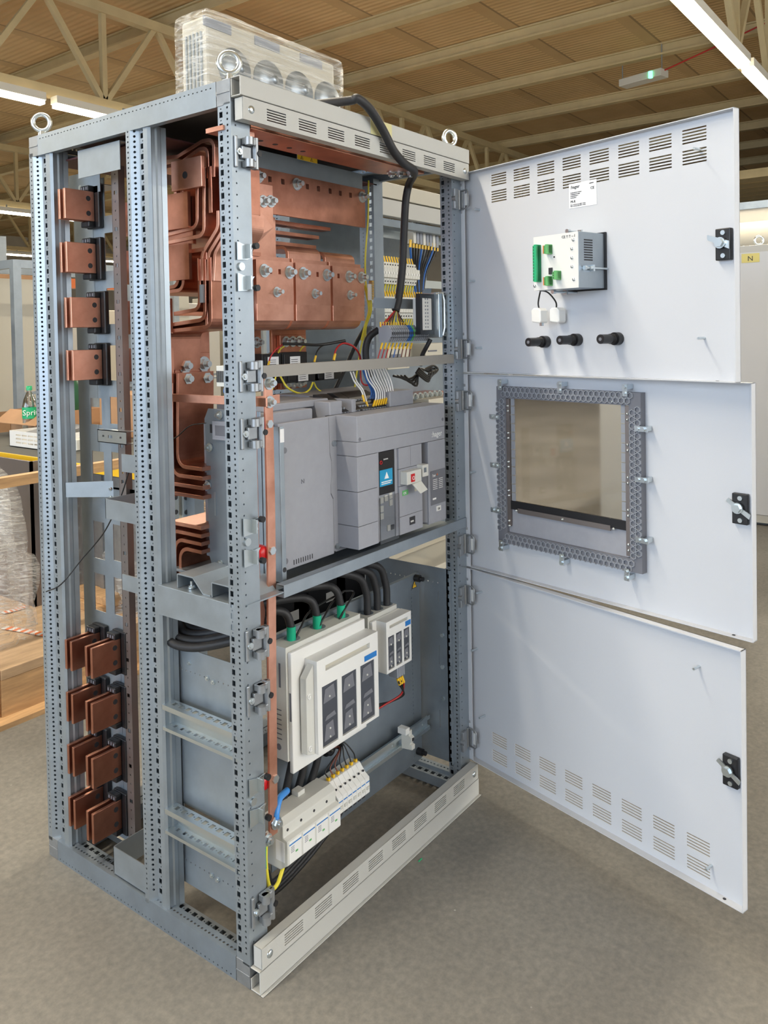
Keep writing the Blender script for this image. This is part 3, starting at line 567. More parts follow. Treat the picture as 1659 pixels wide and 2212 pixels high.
# solid cross beam carrying the breaker tray
b = MB(); b.box(.003, .022, .780, .005, .292, .850).box(.003, .022, .848, .16, .292, .851).box(.003, .022, .779, .04, .292, .781); b.build('cross_beam', M['galv'], cab, bev=.001)
b = MB(); b.box(.13, -.002, .838, .955, .40, .8455).box(.13, -.004, .838, .955, -.002, .868).box(.13, -.004, .866, .955, .02, .868); b.build('breaker_tray', M['galv'], cab, bev=.001)
b = MB()   # hat profile bracket on the beam
for y0 in (.155, .035):
    b.bar([(.012, y0+.075, .852), (.012, y0+.075, .885), (.012, y0+.02, .885), (.012, y0-.015, .853), (.012, y0-.04, .853)], (.115, 0, 0), .003, .002, 2)
b.build('hat_profile', M['galv'], cab)
MB().bolt((.03, .20, .852), (0, 0, 1), .006, .004, .01).build('screw', M['zinc'], cab)
b = MB(); b.box(.015, .03, .775, .05, .055, .79); b.build('bracket', M['galv'], cab)
# tall slotted steel plates in the rear section
b = MB(); X = .10; y0, y1 = .545, .750; z0, z1 = .07, 1.875
H_ = []
for (u0, v0, u1, v1) in ((197, 860, 219, 917), (239, 858, 262, 916), (201, 975, 224, 1053), (243, 978, 266, 1058), (204, 1127, 225, 1207), (246, 1135, 268, 1213), (206, 1240, 227, 1320), (248, 1250, 269, 1330), (226, 380, 248, 465), (228, 502, 250, 585), (232, 622, 252, 700), (235, 746, 256, 822)):
    a_, c_ = at(u0, v1, 'x', X), at(u1, v0, 'x', X); m_ = (at(u0, v0, 'x', X).z, c_.z)
    H_.append((round(max(.004, c_.y-y0), 4), round((a_.z+at(u1, v1, 'x', X).z)/2-z0, 4), round(a_.y-y0, 4), round(sum(m_)/2-z0, 4)))
cuts = [(.040, .01, .0412, .52), (.112, .01, .1132, .52), (.112, 1.05, .1132, 1.76)]
b.grid((X, y0, z0), (0, 1, 0), y1-y0, (0, 0, 1), z1-z0, H_+cuts, (1, 0, 0), .002)
b.build('slotted_plate', M['galv'], cab)
b = MB(); b.strip((X-.012, .524, z0), (0, 1, 0), .028, (0, 0, 1), 1.83, [('s', .012, .010), ('r', .005, .005), ('r', .005, .005), ('r', .005, .005)], .024, .02, (1, 0, 0)); b.box(X-.0125, .552, z0, X-.006, .5535, 1.90)
b.quad((X-.012, .524, z0), (.02, 0, 0), (0, 0, 1.83))
b.build('punched_strip', M['steel'], cab)
b = MB(); b.box(.02, .42, 1.865, .022, .60, 1.935).box(.02, .42, 1.935, .10, .60, 1.937); b.build('bracket', M['galv'], cab)
b = MB(); b.box(.085, .60, 1.84, .087, .745, 1.90).box(.087, .60, 1.86, .16, .745, 1.862); b.build('bracket', M['galv'], cab); MB().cyl((.083, .69, 1.86), (.0855, .69, 1.86), .008, 12).build('screw', M['zinc'], cab)
for yb0, yb1, X0, X1, z in ((.70, .60, .02, .10, 1.035), (.60, .50, .10, .10, 1.02)):   # angle bracket strap half way up
    b = MB(); b.prism([(X0, yb0, z-.020), (X1, yb1, z-.022), (X1, yb1, z+.022), (X0, yb0, z+.020)], (.0, -.002, 0)); b.build('strap', M['galv'], cab)
for z in (1.035, 1.012): MB().bolt((.098, .605, z), (-1, 0, 0), .005, .004, .003, False).build('screw', M['zinc'], cab)
b = MB(); b.box(.006, .345, .985, .008, .50, 1.035).box(.006, .498, .985, .10, .50, 1.035); b.build('strap', M['galv'], cab)
b = MB(); b.box(.006, .345, .06, .008, .505, .13).box(.006, .503, .06, .10, .505, .13).box(.008, .345, .06, .06, .505, .062); b.build('strap', M['galv'], cab)
MB().box(.03, .36, 1.105, .034, .46, 1.150).build('bracket', M['galv'], cab); MB().box(.03, .36, .80, .034, .47, .84).build('bracket', M['galv'], cab)
b = MB(); b.grid((.06, .48, 1.168), (0, 1, 0), .125, (0, 0, 1), .034, [(.06, .013, .078, .021), (.095, .015, .103, .020), (.02, .015, .028, .020)], (1, 0, 0), .002).box(.06, .48, 1.168, .085, .605, 1.170).box(.06, .48, 1.200, .085, .605, 1.202).box(.06, .603, 1.168, .085, .605, 1.202); b.build('din_rail', M['zinc'], cab)
b = MB(); b.box(.10, .60, .045, .16, .80, .049).box(.10, .60, .049, .102, .80, .062).box(.158, .60, .049, .160, .80, .062).bolt((.12, .68, .05), (0, 0, 1), .009, .006, .004); b.build('foot_bracket', M['zinc'], cab)
# DIN rail at the bottom
b = MB(); b.box(.20, .108, .205, .885, .110, .240).box(.20, .100, .232, .885, .108, .234).box(.20, .100, .211, .885, .108, .213).box(.20, .098, .234, .885, .100, .245).box(.20, .098, .200, .885, .100, .211); b.build('din_rail', M['zinc'], cab)
for x in (.50, .70, .86): MB().bolt((x, .108, .222), (0, -1, 0), .005, .003, 0, False).build('screw', M['zinc'], cab)
# fixing straps for the plug socket, rail for the terminals
b = MB(); p = at(808, 652, 'y', .10); q = at(962, 632, 'y', .06); b.box(p.x, .10, p.z-.018, .955, .102, p.z+.012).box(.70, .10, 1.437, .955, .102, 1.452).box(.68, .108, 1.425, .90, .110, 1.460); b.build('strap', M['galvd'], cab)
for z in (1.55, 1.444): MB().bolt((.925, .10, z), (0, -1, 0), .008, .006, .002).build('screw', M['zinc'], cab)
# strip behind the top busbar with warning label, and dark cover
b = MB(); p = at(548, 334, 'y', .262); q = at(783, 403, 'y', .262); b.box(.31, .262, 1.86, q.x, .264, 1.942).box(.31, .262, 1.942, q.x, .29, 1.944); cv = b.build('cover_strip', M['galv'], cab)
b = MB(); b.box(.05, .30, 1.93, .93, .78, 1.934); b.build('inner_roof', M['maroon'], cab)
p = at(645, 331, 'y', .24); b = MB(); b.m = 0; b.box(p.x, .245, 1.938, p.x+.085, .2462, 1.965); b.m = 1; b.box(p.x, .2445, 1.938, p.x+.085, .245, 1.953); lb2 = b.build('warning_label', [M['ltg'], M['yellow']], cab)
for k in range(2): warn(lb2, (p.x+.018+k*.042, .2443, 1.940), .010)
# ------------------------------------------------------------------ copper work
cbar = [0]
def cu(name, label, group=None): return root(name, (.2, .3, 1.4), label, 'busbar', group)
tb = MB(); x0, x1 = at(548, 358, 'y', .25).x, at(788, 410, 'y', .25).x
hol = [at(u, v, 'y', .25) for u, v in ((583, 384), (611, 390), (664, 399), (688, 403), (713, 407), (735, 411), (757, 415))]
hb = root('busbar', (.45, .255, 1.775), 'wide horizontal copper busbar with a row of holes under the top cover', 'busbar')
tb.grid((.168, .25, 1.775), (1, 0, 0), x1-.168, (0, 0, 1), .118, [(h.x-.168-.0065, .085, h.x-.168+.0065, .100) for h in hol], (0, 1, 0), .01); tb.build('bar', M['copper'], hb, bev=.001)
for i, (u, v) in enumerate(((563, 378), (646, 392), (787, 417))):
    p = at(u-6, v, 'y', .25); MB().bolt((p.x, .25, 1.868), (0, -1, 0), .011, .010, .012).build('bolt', M['zinc'], hb)
p = at(487, 366, 'x', .10); MB().bolt((.200, .25, 1.86), (0, -1, 0), .012, .010, .0).build('bolt', M['zinc'], hb)
fb = root('busbar', (.4, .05, 1.906), 'flat copper bar lying horizontally just below the front cover panels', 'busbar')
b = MB(); b.prism([(.07, .010, 1.906), (.77, .010, 1.906), (.77, .05, 1.906), (.68, .110, 1.906), (.03, .110, 1.906), (.03, .07, 1.906)], (0, 0, .010)); b.build('bar', M['copper'], fb, bev=.001)
b = MB(); b.box(-.005, .02, 1.892, .09, .075, 1.902); b.build('end_tab', M['copperb'], fb)
for x in (.14, .165, .215, .265, .315): MB().cyl((x, .075, 1.9055), (x, .075, 1.907), .007, 16).build('hole', M['ink'], fb)
for u in (852, 870, 893): p = at(u, 375, 'z', 1.90); MB().bolt((p.x, p.y+.01, 1.906), (0, 0, -1), .009, .008, .004).build('bolt', M['zinc'], fb)
# phase risers: three clamped plates between top bar and breaker
for i, (u0, u1, v1, w_) in enumerate(((553, 633, 565, 'left'), (638, 713, 567, 'middle'), (718, 786, 573, 'right'))):
    X0, X1 = at(u0, v1, 'y', .25).x, at(u1, v1, 'y', .25).x; ww = X1-X0
    r = root('phase_busbar', ((X0+X1)/2, .25, 1.46), 'bolted copper phase bar curling under at the bottom, %s of the three above the breaker' % w_, 'busbar', 'copper phase bars above the breaker')
    b = MB(); b.grid((X0, .25, 1.53), (1, 0, 0), ww, (0, 0, 1), .118, [(ww*f-.005, .082, ww*f+.005, .096) for f in ((.38, .62) if i < 2 else (.18, .62))], (0, 1, 0), .01); b.build('clamp_plate', M['copperb'], r, bev=.001)
    b = MB(); b.bar([(X0, .268, 1.66), (X0, .268, 1.466), (X0, .48, 1.466)], (ww, 0, 0), .011, .03); b.bar([(X0, .2555, 1.53), (X0, .2555, 1.485)], (ww, 0, 0), .010, .01); b.build('bar', M['copperb'], r, bev=.001)
    b = MB()
    if i == 0: b.bar([(X0-.03, .300, 1.62), (X0-.03, .300, 1.775)], (ww+.01, 0, 0), .010, .02)
    else: b.bar([(X0+.0, .282, 1.62), (X0+.0, .282, 1.70-.006*i), (X0+.0, .43, 1.705-.006*i)], (ww*.93, 0, 0), .010, .02)
    b.build('upper_bar', M['copperb'], r, bev=.001)
    for f in ((.2, .88) if i < 2 else (.5, .90)): MB().bolt((X0+ww*f, .25, 1.619), (0, -1, 0), .0115, .010, .012).build('bolt', M['zinc'], r)
    MB().bolt((X0+ww*.52, .25, 1.563), (0, -1, 0), .009, .008, .014).build('bolt', M['zinc'], r)
# stepped cross bars behind
for i, (xa, xb, yy, z0, z1) in enumerate(((.42, .70, .33, 1.762, 1.772), (.46, .68, .36, 1.738, 1.748), (.42, .70, .39, 1.712, 1.722))):
    r = root('cross_busbar', (.55, yy, z0), 'horizontal copper bar edge under the wide top bar, %s of the three steps' % ('front', 'middle', 'rear')[i], 'busbar', 'stepped copper bars'); MB().box(xa, yy-.02, z0, xb, yy+.03, z0+.010).box(xa, yy, z0, xb, yy+.01, z1).build('bar', M['copper'], r)
# offset link from top bar down to the neutral bar
p0, p1 = at(548, 420, 'y', .235), at(590, 420, 'y', .235)
r = root('offset_link', (.33, .24, 1.6), 'copper link plate stepping down from the wide top bar behind the front post', 'busbar')
lx0, lx1 = .225, p1.x
b = MB(); b.prism([(lx0, .236, 1.848), (lx1, .236, 1.848), (lx1, .236, 1.735), (lx1-.085, .262, 1.655), (lx0, .262, 1.655), (lx0, .236, 1.735)], (0, .010, 0)); b.build('link_plate', M['copperb'], r, bev=.001)
for u in (551, 568, 584): p = at(u, 435, 'y', .236); MB().bolt(p, (0, -1, 0), .0105, .010, .010).build('bolt', M['zinc'], r)
# neutral bar stack seen edge-on through the left side (profiles traced in the plane x = .14)
XN = .14
def edge(pts, t=.010, w_=.115, X=XN): return [tuple(at(u, v, 'x', X)) for u, v in pts], w_, t
def ebar(b, pts, w_=.115, t=.010, X=XN, rad=.022): P = [at(u, v, 'x', X) for u, v in pts]; return b.bar(P, (w_, 0, 0), t, rad)
r = root('neutral_busbar', (.2, .35, 1.7), 'pair of copper bars arching over at the top left beside the front post', 'busbar')
for k, (pts) in enumerate(([(325, 345), (383, 338), (436, 305), (461, 300), (461, 382)], [(325, 366), (385, 355), (430, 322), (447, 320), (449, 385)])): ebar(MB(), pts).build('bar', M['copper'], r, bev=.001)
r = root('neutral_busbar', (.2, .3, 1.6), 'copper clamp block with three bars slanting down beside the front post', 'busbar')
for pts in ([(470, 455), (470, 492), (436, 548), (434, 606)], [(484, 455), (484, 492), (450, 548), (447, 606)], [(495, 462), (495, 492), (463, 548), (460, 606)]): ebar(MB(), pts, rad=.03).build('bar', M['copperb'], r, bev=.001)
b = MB(); p = at(453, 350, 'x', XN); q = at(487, 455, 'x', XN); b.box(XN, p.y-.005, q.z, XN+.10, p.y+.008, p.z-.01).box(XN, q.y, q.z, XN+.12, q.y+.012, p.z-.01); b.build('clamp_block', M['copper'], r, bev=.001)
MB().bolt(at(480, 455, 'x', XN-.001)+V((.01, -.01, .02)), (0, -1, 0), .011, .01, .01).build('bolt', M['zinc'], r)
r = root('neutral_busbar', (.2, .35, 1.45), 'copper clamp plates and bars running down then back below the slanting bars', 'busbar')
for pts in ([(430, 560), (430, 668), (375, 678)], [(441, 560), (442, 690), (380, 700), (345, 706), (344, 800)], [(453, 556), (455, 706), (358, 716), (357, 800)]): ebar(MB(), pts).build('bar', M['copper'], r, bev=.001)
for u0, u1 in ((426, 429), (436, 440), (447, 451)):
    a, c = at(u0, 558, 'x', XN-.004), at(u1, 606, 'x', XN-.004); MB().box(XN-.004, a.y, c.z, XN+.11, c.y, a.z).build('clamp_plate', M['copperb'], r)
a = at(432, 615, 'x', XN-.004); MB().box(XN-.006, a.y-.012, a.z-.045, XN+.03, a.y, a.z).build('spacer', M['galv'], r)
p = at(489, 548, 'x', XN)
b = MB(); b.box(XN+.005, .250, 1.60, XN+.10, .262, 1.655).box(XN+.005, .252, 1.47, XN+.10, .262, 1.60); b.build('front_plate', M['copperb'], r, bev=.001)
b = MB(); b.cyl((XN+.03, .2495, 1.627), (XN+.03, .251, 1.627), .009, 16); b.build('hole', M['ink'], r)
r = root('neutral_busbar', (.2, .4, 1.8), 'copper plate with a round hole and two bars bending back at upper left', 'busbar')
b = MB(); a, c = at(369, 355, 'x', XN-.02), at(436, 402, 'x', XN-.02); b.box(XN-.02, c.y, c.z, XN-.010, a.y, a.z+.006); b.build('end_plate', M['copperb'], r, bev=.001)
q = at(399, 378, 'x', XN-.021); MB().cyl(q, q+V((.0005, 0, 0)), .009, 18).build('hole', M['ink'], r)
for pts in ([(425, 400), (425, 490), (333, 514)], [(440, 362), (440, 508), (333, 530)], [(378, 402), (378, 490)], [(392, 402), (392, 488)]): ebar(MB(), pts).build('bar', M['copperb'], r, bev=.001)
r = root('neutral_busbar', (.2, .4, 1.6), 'nested copper bars bending down beside the middle post', 'busbar')
for pts in ([(440, 538), (395, 546), (395, 626), (335, 634)], [(384, 540), (384, 618), (335, 626)]): ebar(MB(), pts, w_=.2).build('bar', M['copper'], r, bev=.001)
# nested U bars feeding the breaker from behind
r = root('feeder_busbar', (.25, .4, 1.05), 'nested copper bars curving down and forward into the back of the breaker', 'busbar')
for k in range(4):
    u = 347+k*12; vb = 1061-k*18
    P = [at(u, 806, 'x', XN), at(u, vb, 'x', XN)]; P.append(V((XN, .28, P[1].z))); MB().bar(P, (.12, 0, 0), .010, .03).build('bar', M['copper'], r, bev=.001)
for u, v in ((399, 790), (440, 786), (401, 818), (442, 816)):
    p = at(u, v, 'y', .415 if v < 800 else .374); MB().bolt(p, (0, -1, 0), .013, .010, .012).build('bolt', M['zinc'], r)
b = MB(); a, c = at(378, 764, 'y', .416), at(455, 850, 'y', .416); b.box(a.x, .416, c.z, c.x, .426, a.z).box(a.x-.03, .427, 1.02, c.x+.01, .437, 1.47); b.build('clamp_plate', M['copper'], r, bev=.001)
for u, v in ((422, 884), (425, 967)):
    p = at(u, v, 'y', .427); MB().bolt(p, (0, -1, 0), .011, .008, .003).build('bolt', M['zinc'], r)
r = root('feeder_busbar', (.25, .4, .9), 'nested copper bars below, turning down under the breaker', 'busbar')
for k in range(4):
    u = 356+k*11; vt = 1126+k*19
    P = [at(u, vt+110+k*10, 'x', XN), at(u, vt, 'x', XN)]; P.append(V((XN, .29, P[1].z))); MB().bar(P, (.12, 0, 0), .010, .03).build('bar', M['copperb' if k == 0 else 'copper'], r, bev=.001)
p = at(428, 1200, 'y', .42); b = MB(); b.box(.17, .42, .80, .32, .43, .93); b.build('back_plate', M['copper'], r); MB().bolt((p.x, .42, p.z), (0, -1, 0), .011, .006, .004).build('bolt', M['zinc'], r)
# connection tails behind the breaker, seen between the crossbar and the phase bars
for i, (xa, xb) in enumerate(((.36, .50), (.545, .70))):
    r = root('breaker_tail', ((xa+xb)/2, .42, 1.3), 'copper connection tail with a row of nuts, %s one behind the black transformers' % ('left', 'right')[i], 'busbar', 'copper tails behind the transformers')
    MB().box(xa, .42, 1.28, xb, .43, 1.478).box(xa+.02, .405, 1.28, xb-.02, .419, 1.445).build('bar', M['copper'], r, bev=.001)
    for k in range(3): MB().bolt((xa+.045+k*.030, .405, 1.425), (0, -1, 0), .0105, .012, .012).build('nut', M['zinc'], r)
    for k in range(3): MB().bolt((xa+.045+k*.030, .405, 1.298), (0, -1, 0), .0105, .012, .010).build('nut', M['zinc'], r)
# protective earth bars, front left
pe = root('earth_busbar', (.13, .03, .28), 'long vertical copper strip standing in front beside the left post', 'busbar')
b = MB(); b.bar([(.115, .032, 1.345), (.115, .032, 1.05), (.113, .032, .90), (.108, .032, .70), (.100, .032, .28)], (.026, 0, 0), .006, .3, 3); b.build('strip', M['copperb'], pe, bev=.0008)
for v in (858,): MB().bolt((.128, .029, 1.291), (0, -1, 0), .009, .008, .008).build('bolt', M['zinc'], pe)
for z in (1.24, .945, .41): MB().bolt((.126 if z > .9 else .120, .029, z), (0, -1, 0), .0085, .005, 0, False).build('bolt', M['zinc'], pe)
MB().bolt((.128, .029, 1.335), (0, -1, 0), .010, .010, .008).build('bolt', M['zinc'], pe)
p2 = root('earth_busbar', (.09, .05, .25), 'second vertical copper strip set just behind the post, narrowing half way down', 'busbar')
b = MB(); b.bar([(.080, .052, 1.27), (.080, .052, .86), (.095, .052, .80), (.075, .052, .70), (.075, .052, .26)], (.026, 0, 0), .006, .05, 3); b.build('strip', M['copperb'], p2)
h2 = root('link_busbar', (.1, .2, 1.28), 'horizontal copper strip running back from the front post to the middle post', 'busbar')
MB().box(.086, -.002, 1.284, .092, .40, 1.304).build('strip', M['copperb'], h2, bev=.0008); MB().box(.092, .030, 1.286, .165, .036, 1.306).build('front_tab', M['copperb'], h2)
for i, z in enumerate((1.235, .940, .405)):
    b = MB(); b.lathe((.112 if i < 2 else .098, .036, z), (0, 1, 0), [(0, 0), (0, .013), (.008, .018), (.022, .018), (.030, .012), (.040, .012), (.040, 0)], 20)
    b.build('standoff_insulator', M['red'], None, 'red standoff insulator behind the front copper strip, %s of the three' % ('top', 'middle', 'bottom')[i], 'insulator', 'red standoff insulators')
# ------------------------------------------------------------------ clamped copper pairs in the rear section
def clamp_pair(Y, Z, label, group, m, X=.099):
    r = root('busbar_clamp', (X, Y, Z), label, 'busbar clamp', group); h = .040
    b = MB(); b.box(X-.014, Y-.016, Z-h-.018, X, Y+.042, Z+h+.018).box(X-.034, Y+.002, Z+h, X-.014, Y+.040, Z+h+.016).box(X-.034, Y+.002, Z-h-.016, X-.014, Y+.040, Z-h)
    b.build('insulating_clamp', M['black'], r, bev=.003)
    b = MB()
    for k in range(3): b.box(X-.0345, Y+.007+k*.011, Z+h+.004, X-.0335, Y+.012+k*.011, Z+h+.012)
    b.build('slots', M['brkd'], r)
    for k in range(2):   # two upright bars side by side, standing out to the left
        o = MB().box(-.004+k*.0, Y+.003+k*.024, Z-h, X-.015, Y+.012+k*.024, Z+h).build('copper_bar', m, r, bev=.0012)
        if k == 0:
            for q in (-1, 1): MB().cyl((.066, Y+.0026, Z+q*.020), (.066, Y+.0032, Z+q*.020), .0070, 18).build('bolt_hole', M['ink'], o)
    return r
for i, (u, v) in enumerate(((142, 432), (146, 548), (156, 668), (160, 783))):
    p = at(u+1, v, 'x', 0); clamp_pair(p.y-.003, p.z-.008, 'black clamp holding a bright copper pair, %s of the four in the upper column' % ('top', 'second', 'third', 'bottom')[i], 'upper busbar clamps', M['copperb'])
for i in range(4):
    n = ('top', 'second', 'third', 'bottom')[i]
    p = at(158+i*2.5, 1432+i*114, 'x', 0); clamp_pair(p.y-.004, p.z+.018, 'black clamp holding a copper pair, %s in the rear lower column' % n, 'rear lower busbar clamps', M['copper'])
    p = at(202+i*1.0, 1448+i*119, 'x', 0); clamp_pair(p.y-.004, p.z+.018, 'black clamp holding a copper pair, %s in the front lower column' % n, 'front lower busbar clamps', M['copper'])
# flat main bars crossing behind the slotted plate
for i, z in enumerate((1.765, 1.635, 1.500, 1.372)):
    MB().box(.13, .38 if i > 1 else .30, z-.045, .140, .56, z+.045).build('main_busbar', M['copper'], None, 'flat copper bar crossing behind the slotted plate, %s of four' % ('top', 'second', 'third', 'bottom')[i], 'busbar', 'flat bars behind the slotted plate')
for i, z in enumerate((.635, .515, .392, .27)):
    MB().box(.16, .34, z-.04, .17, .56, z+.04).build('main_busbar', M['copper'], None, 'flat copper bar low behind the middle post, %s of four' % ('top', 'second', 'third', 'bottom')[i], 'busbar', 'low flat bars')
MB().bar([(.15, .56, 1.83), (.15, .42, 1.80), (.15, .30, 1.80)], (0, 0, -.12), .01, .02).build('main_busbar', M['copper'], None, 'wide copper bar with brass screws behind the middle post at the top', 'busbar')
# ------------------------------------------------------------------ air circuit breaker
br = root('circuit_breaker', (.5, .18, .87), 'large grey air circuit breaker with a raised front cover on the steel tray', 'circuit breaker')
BX0, BX1, BF, BB, BZ0, BZ1 = .190, .842, .062, .33, .872, 1.232
b = MB(); b.box(BX0, BF+.006, BZ0, BX1, BB, BZ1-.012); b.build('body', M['brk'], br, bev=.003)
b = MB(); b.prism([(BX0, BF, BZ0), (.392, BF, BZ0), (.392, BF, 1.015), (.383, BF, 1.03), (.383, BF, 1.055), (.388, BF, 1.075), (.388, BF, 1.115), (.382, BF, 1.135), (.380, BF, BZ1), (BX0, BF, BZ1)], (0, .012, 0)); b.build('side_cover', M['brk'], br, bev=.002)
b = MB(); b.prism([(.396, BF+.004, BZ0+.004), (.44, BF+.004, BZ0+.004), (.44, BF+.004, BZ1), (.384, BF+.004, BZ1), (.386, BF+.004, 1.136), (.392, BF+.004, 1.115), (.392, BF+.004, 1.075), (.387, BF+.004, 1.055), (.387, BF+.004, 1.032), (.396, BF+.004, 1.016)], (0, .012, 0)); b.build('side_cover', M['brk'], br, bev=.002)
for x, z in ((.212, 1.165), (.208, .895), (.402, 1.16), (.406, .888)):
    b = MB(); b.cyl((x, BF-.0006, z), (x, BF+.003, z), .0075, 18); b.build('screw_recess', M['brkd'] if x < .3 else M['zinc'], br)
b = MB()
for k in range(9): b.box(.235+k*.0085, BF-.0004, .880, .238+k*.0085, BF+.001, .892)
for k in range(7): b.box(.405+k*.0085, BF+.0036, .882, .408+k*.0085, BF+.005, .890)
b.build('vent_slots', M['ink'], br)
text('mark', 'N', .016, (.268, BF-.0006, 1.075), (1, 0, 0), (0, 0, 1), M['brkd'], br)
MB().box(.374, BF+.0045, BZ0+.002, .402, BF+.0062, BZ1-.004).build('joint_gap', M['ink'], br)
MB().box(.384, BF+.012, BZ1-.010, BX1-.01, BF+.016, BZ1+.0012).build('joint_gap', M['ink'], br)
# raised cover
cx0, cx1, cf = .413, .838, -.004
b = MB(); b.box(cx0, cf, 1.165, cx1, BF+.01, 1.233); b.build('top_cover', M['brk'], br, bev=.002)
b = MB(); b.box(cx0, cf+.0015, 1.128, cx1, BF+.01, 1.1645); b.build('brand_strip', M['brk'], br, bev=.001)
text('logo', ':hager', .023, (.765, cf+.0005, 1.139), (1, 0, 0), (0, 0, 1), M['winkm'], br)
for x, z in ((.424, 1.172), (.826, 1.186)): MB().cyl((x, cf-.0006, z), (x, cf+.002, z), .005, 14).build('screw', M['brkd'], br)
b = MB()
for z0, z1 in ((.886, .945), (.9462, 1.035), (1.0362, 1.127)): b.box(cx0, cf+.001, z0, .500, BF+.01, z1)
b.build('left_panel', M['brk'], br, bev=.001)
b = MB(); b.box(.500, cf+.006, .886, .512, BF+.01, 1.127).box(.585, cf+.006, .886, .597, BF+.01, 1.127); b.build('control_frame', M['brk'], br, bev=.001)
b = MB(); b.box(.512, cf+.010, .886, .585, BF, 1.127); b.build('control_panel', M['tgrey'], br)
b = MB(); b.box(.513, cf+.006, 1.010, .583, cf+.012, 1.126); b.build('trip_unit', M['black'], br, bev=.001)
b = MB(); b.box(.514, cf+.0045, 1.033, .572, cf+.007, 1.077); b.build('screen', M['lblue'], br)
b = MB(); b.prism([(.534, cf+.0035, 1.052), (.554, cf+.0035, 1.052), (.544, cf+.0035, 1.070)], (0, .001, 0)); b.box(.520, cf+.0035, 1.043, .567, cf+.0042, 1.0455).box(.520, cf+.0035, 1.038, .562, cf+.0042, 1.0405); b.build('screen_icon', M['winkm'], br)
b = MB(); b.torus((.521, cf+.005, 1.098), (0, 1, 0), .0045, .0012, 16, 6); b.build('status_ring', M['red'], br)
text('print', 'SENTINEL', .005, (.533, cf+.0055, 1.103), (1, 0, 0), (0, 0, 1), M['winkm'], br)
for x, z in ((.518, .995), (.538, .998), (.560, 1.001), (.518, .972), (.560, .982), (.518, .952), (.548, .915)): MB().box(x, cf+.007, z-.008, x+.013, cf+.010, z+.008).build('setting_dial', M['ltg'], br)
MB().box(.556, cf+.008, .907, .580, cf+.011, .920).build('test_port', M['ink'], br)
b = MB(); b.box(.505, cf-.001, .880, .592, cf+.0005, 1.005); b.build('clear_cover', M['glass'], br, bev=.001)
b = MB()
for x0_, z0_, x1_, z1_ in ((.598, .886, .712, .935), (.598, .936, .712, 1.020), (.598, 1.021, .712, 1.068), (.598, 1.069, .655, 1.127), (.656, 1.069, .712, 1.127)): b.box(x0_, cf+.001, z0_, x1_, BF+.01, z1_)
b.build('operating_panel', M['brk'], br, bev=.0008)
b = MB(); b.box(.604, cf-.022, 1.026, .675, cf+.002, 1.062); b.build('button_housing', M['ltg'], br, bev=.002)
MB().box(.622, cf-.0235, 1.032, .640, cf-.022, 1.054).build('off_button', M['red'], br); text('mark', 'O', .016, (.625, cf-.0245, 1.037), (1, 0, 0), (0, 0, 1), M['winkm'], br)
b = MB(); b.box(.685, cf-.020, 1.036, .715, cf+.002, 1.070); b.build('key_lock', M['ltg'], br, bev=.002); MB().box(.690, cf-.0205, 1.048, .703, cf-.0195, 1.062).build('key_plate', M['galvd'], br)
b = MB(); b.prism([(.625, cf-.026, 1.026), (.668, cf-.026, 1.029), (.676, cf-.042, 1.005), (.640, cf-.042, .999)], (0, .004, 0)); b.build('lock_flap', M['ltg'], br, bev=.001)
MB().box(.612, cf, .993, .640, cf+.0012, 1.007).build('status_window', M['lgreen'], br); text('mark', 'OK', .010, (.615, cf-.001, .996), (1, 0, 0), (0, 0, 1), M['winkm'], br)
MB().box(.672, cf, .996, .700, cf+.0012, 1.010).build('spring_window', M['beige'], br)
b = MB(); b.box(.645, cf, .905, .672, cf+.0015, .927); b.build('counter_window', M['ink'], br); text('mark', '0008', .0075, (.648, cf-.0008, .912), (1, 0, 0), (0, 0, 1), M['winkm'], br)
MB().box(.713, cf+.035, .886, .745, cf+.045, 1.127).build('charging_slot', M['black'], br)
b = MB(); b.prism([(.735, cf+.03, .892), (.748, cf, .892), (.748, cf, 1.03), (.735, cf+.03, 1.045)], (.002, .004, 0)); b.build('charging_handle', M['brk'], br)
b = MB(); b.box(.745, cf+.001, .886, cx1, BF+.01, 1.127); b.build('right_panel', M['brk'], br, bev=.001)
b = MB(); b.box(.755, cf-.0004, .940, cx1-.003, cf+.0015, 1.040); b.build('rating_plate', M['brkd'], br)
text('logo', 'hw', .013, (.764, cf-.0012, 1.022), (1, 0, 0), (0, 0, 1), M['winkm'], br); text('logo', '+', .015, (.785, cf-.0012, 1.022), (1, 0, 0), (0, 0, 1), M['orange'], br)
b = MB()
for k in range(6): b.box(.766, cf-.001, .985+k*.0055, .790, cf-.0004, .9865+k*.0055).box(.798, cf-.001, .985+k*.0055, .820, cf-.0004, .9865+k*.0055)
b.box(.764, cf-.001, .955, .782, cf-.0004, .960)
b.build('print', M['winkm'], br)
MB().box(.784, cf-.0012, .918, .808, cf+.0015, .933).build('tag_plate', M['wht'], br, bev=.001); text('mark', 'Q1', .009, (.789, cf-.0022, .9225), (1, 0, 0), (0, 0, 1), M['ink'], br)
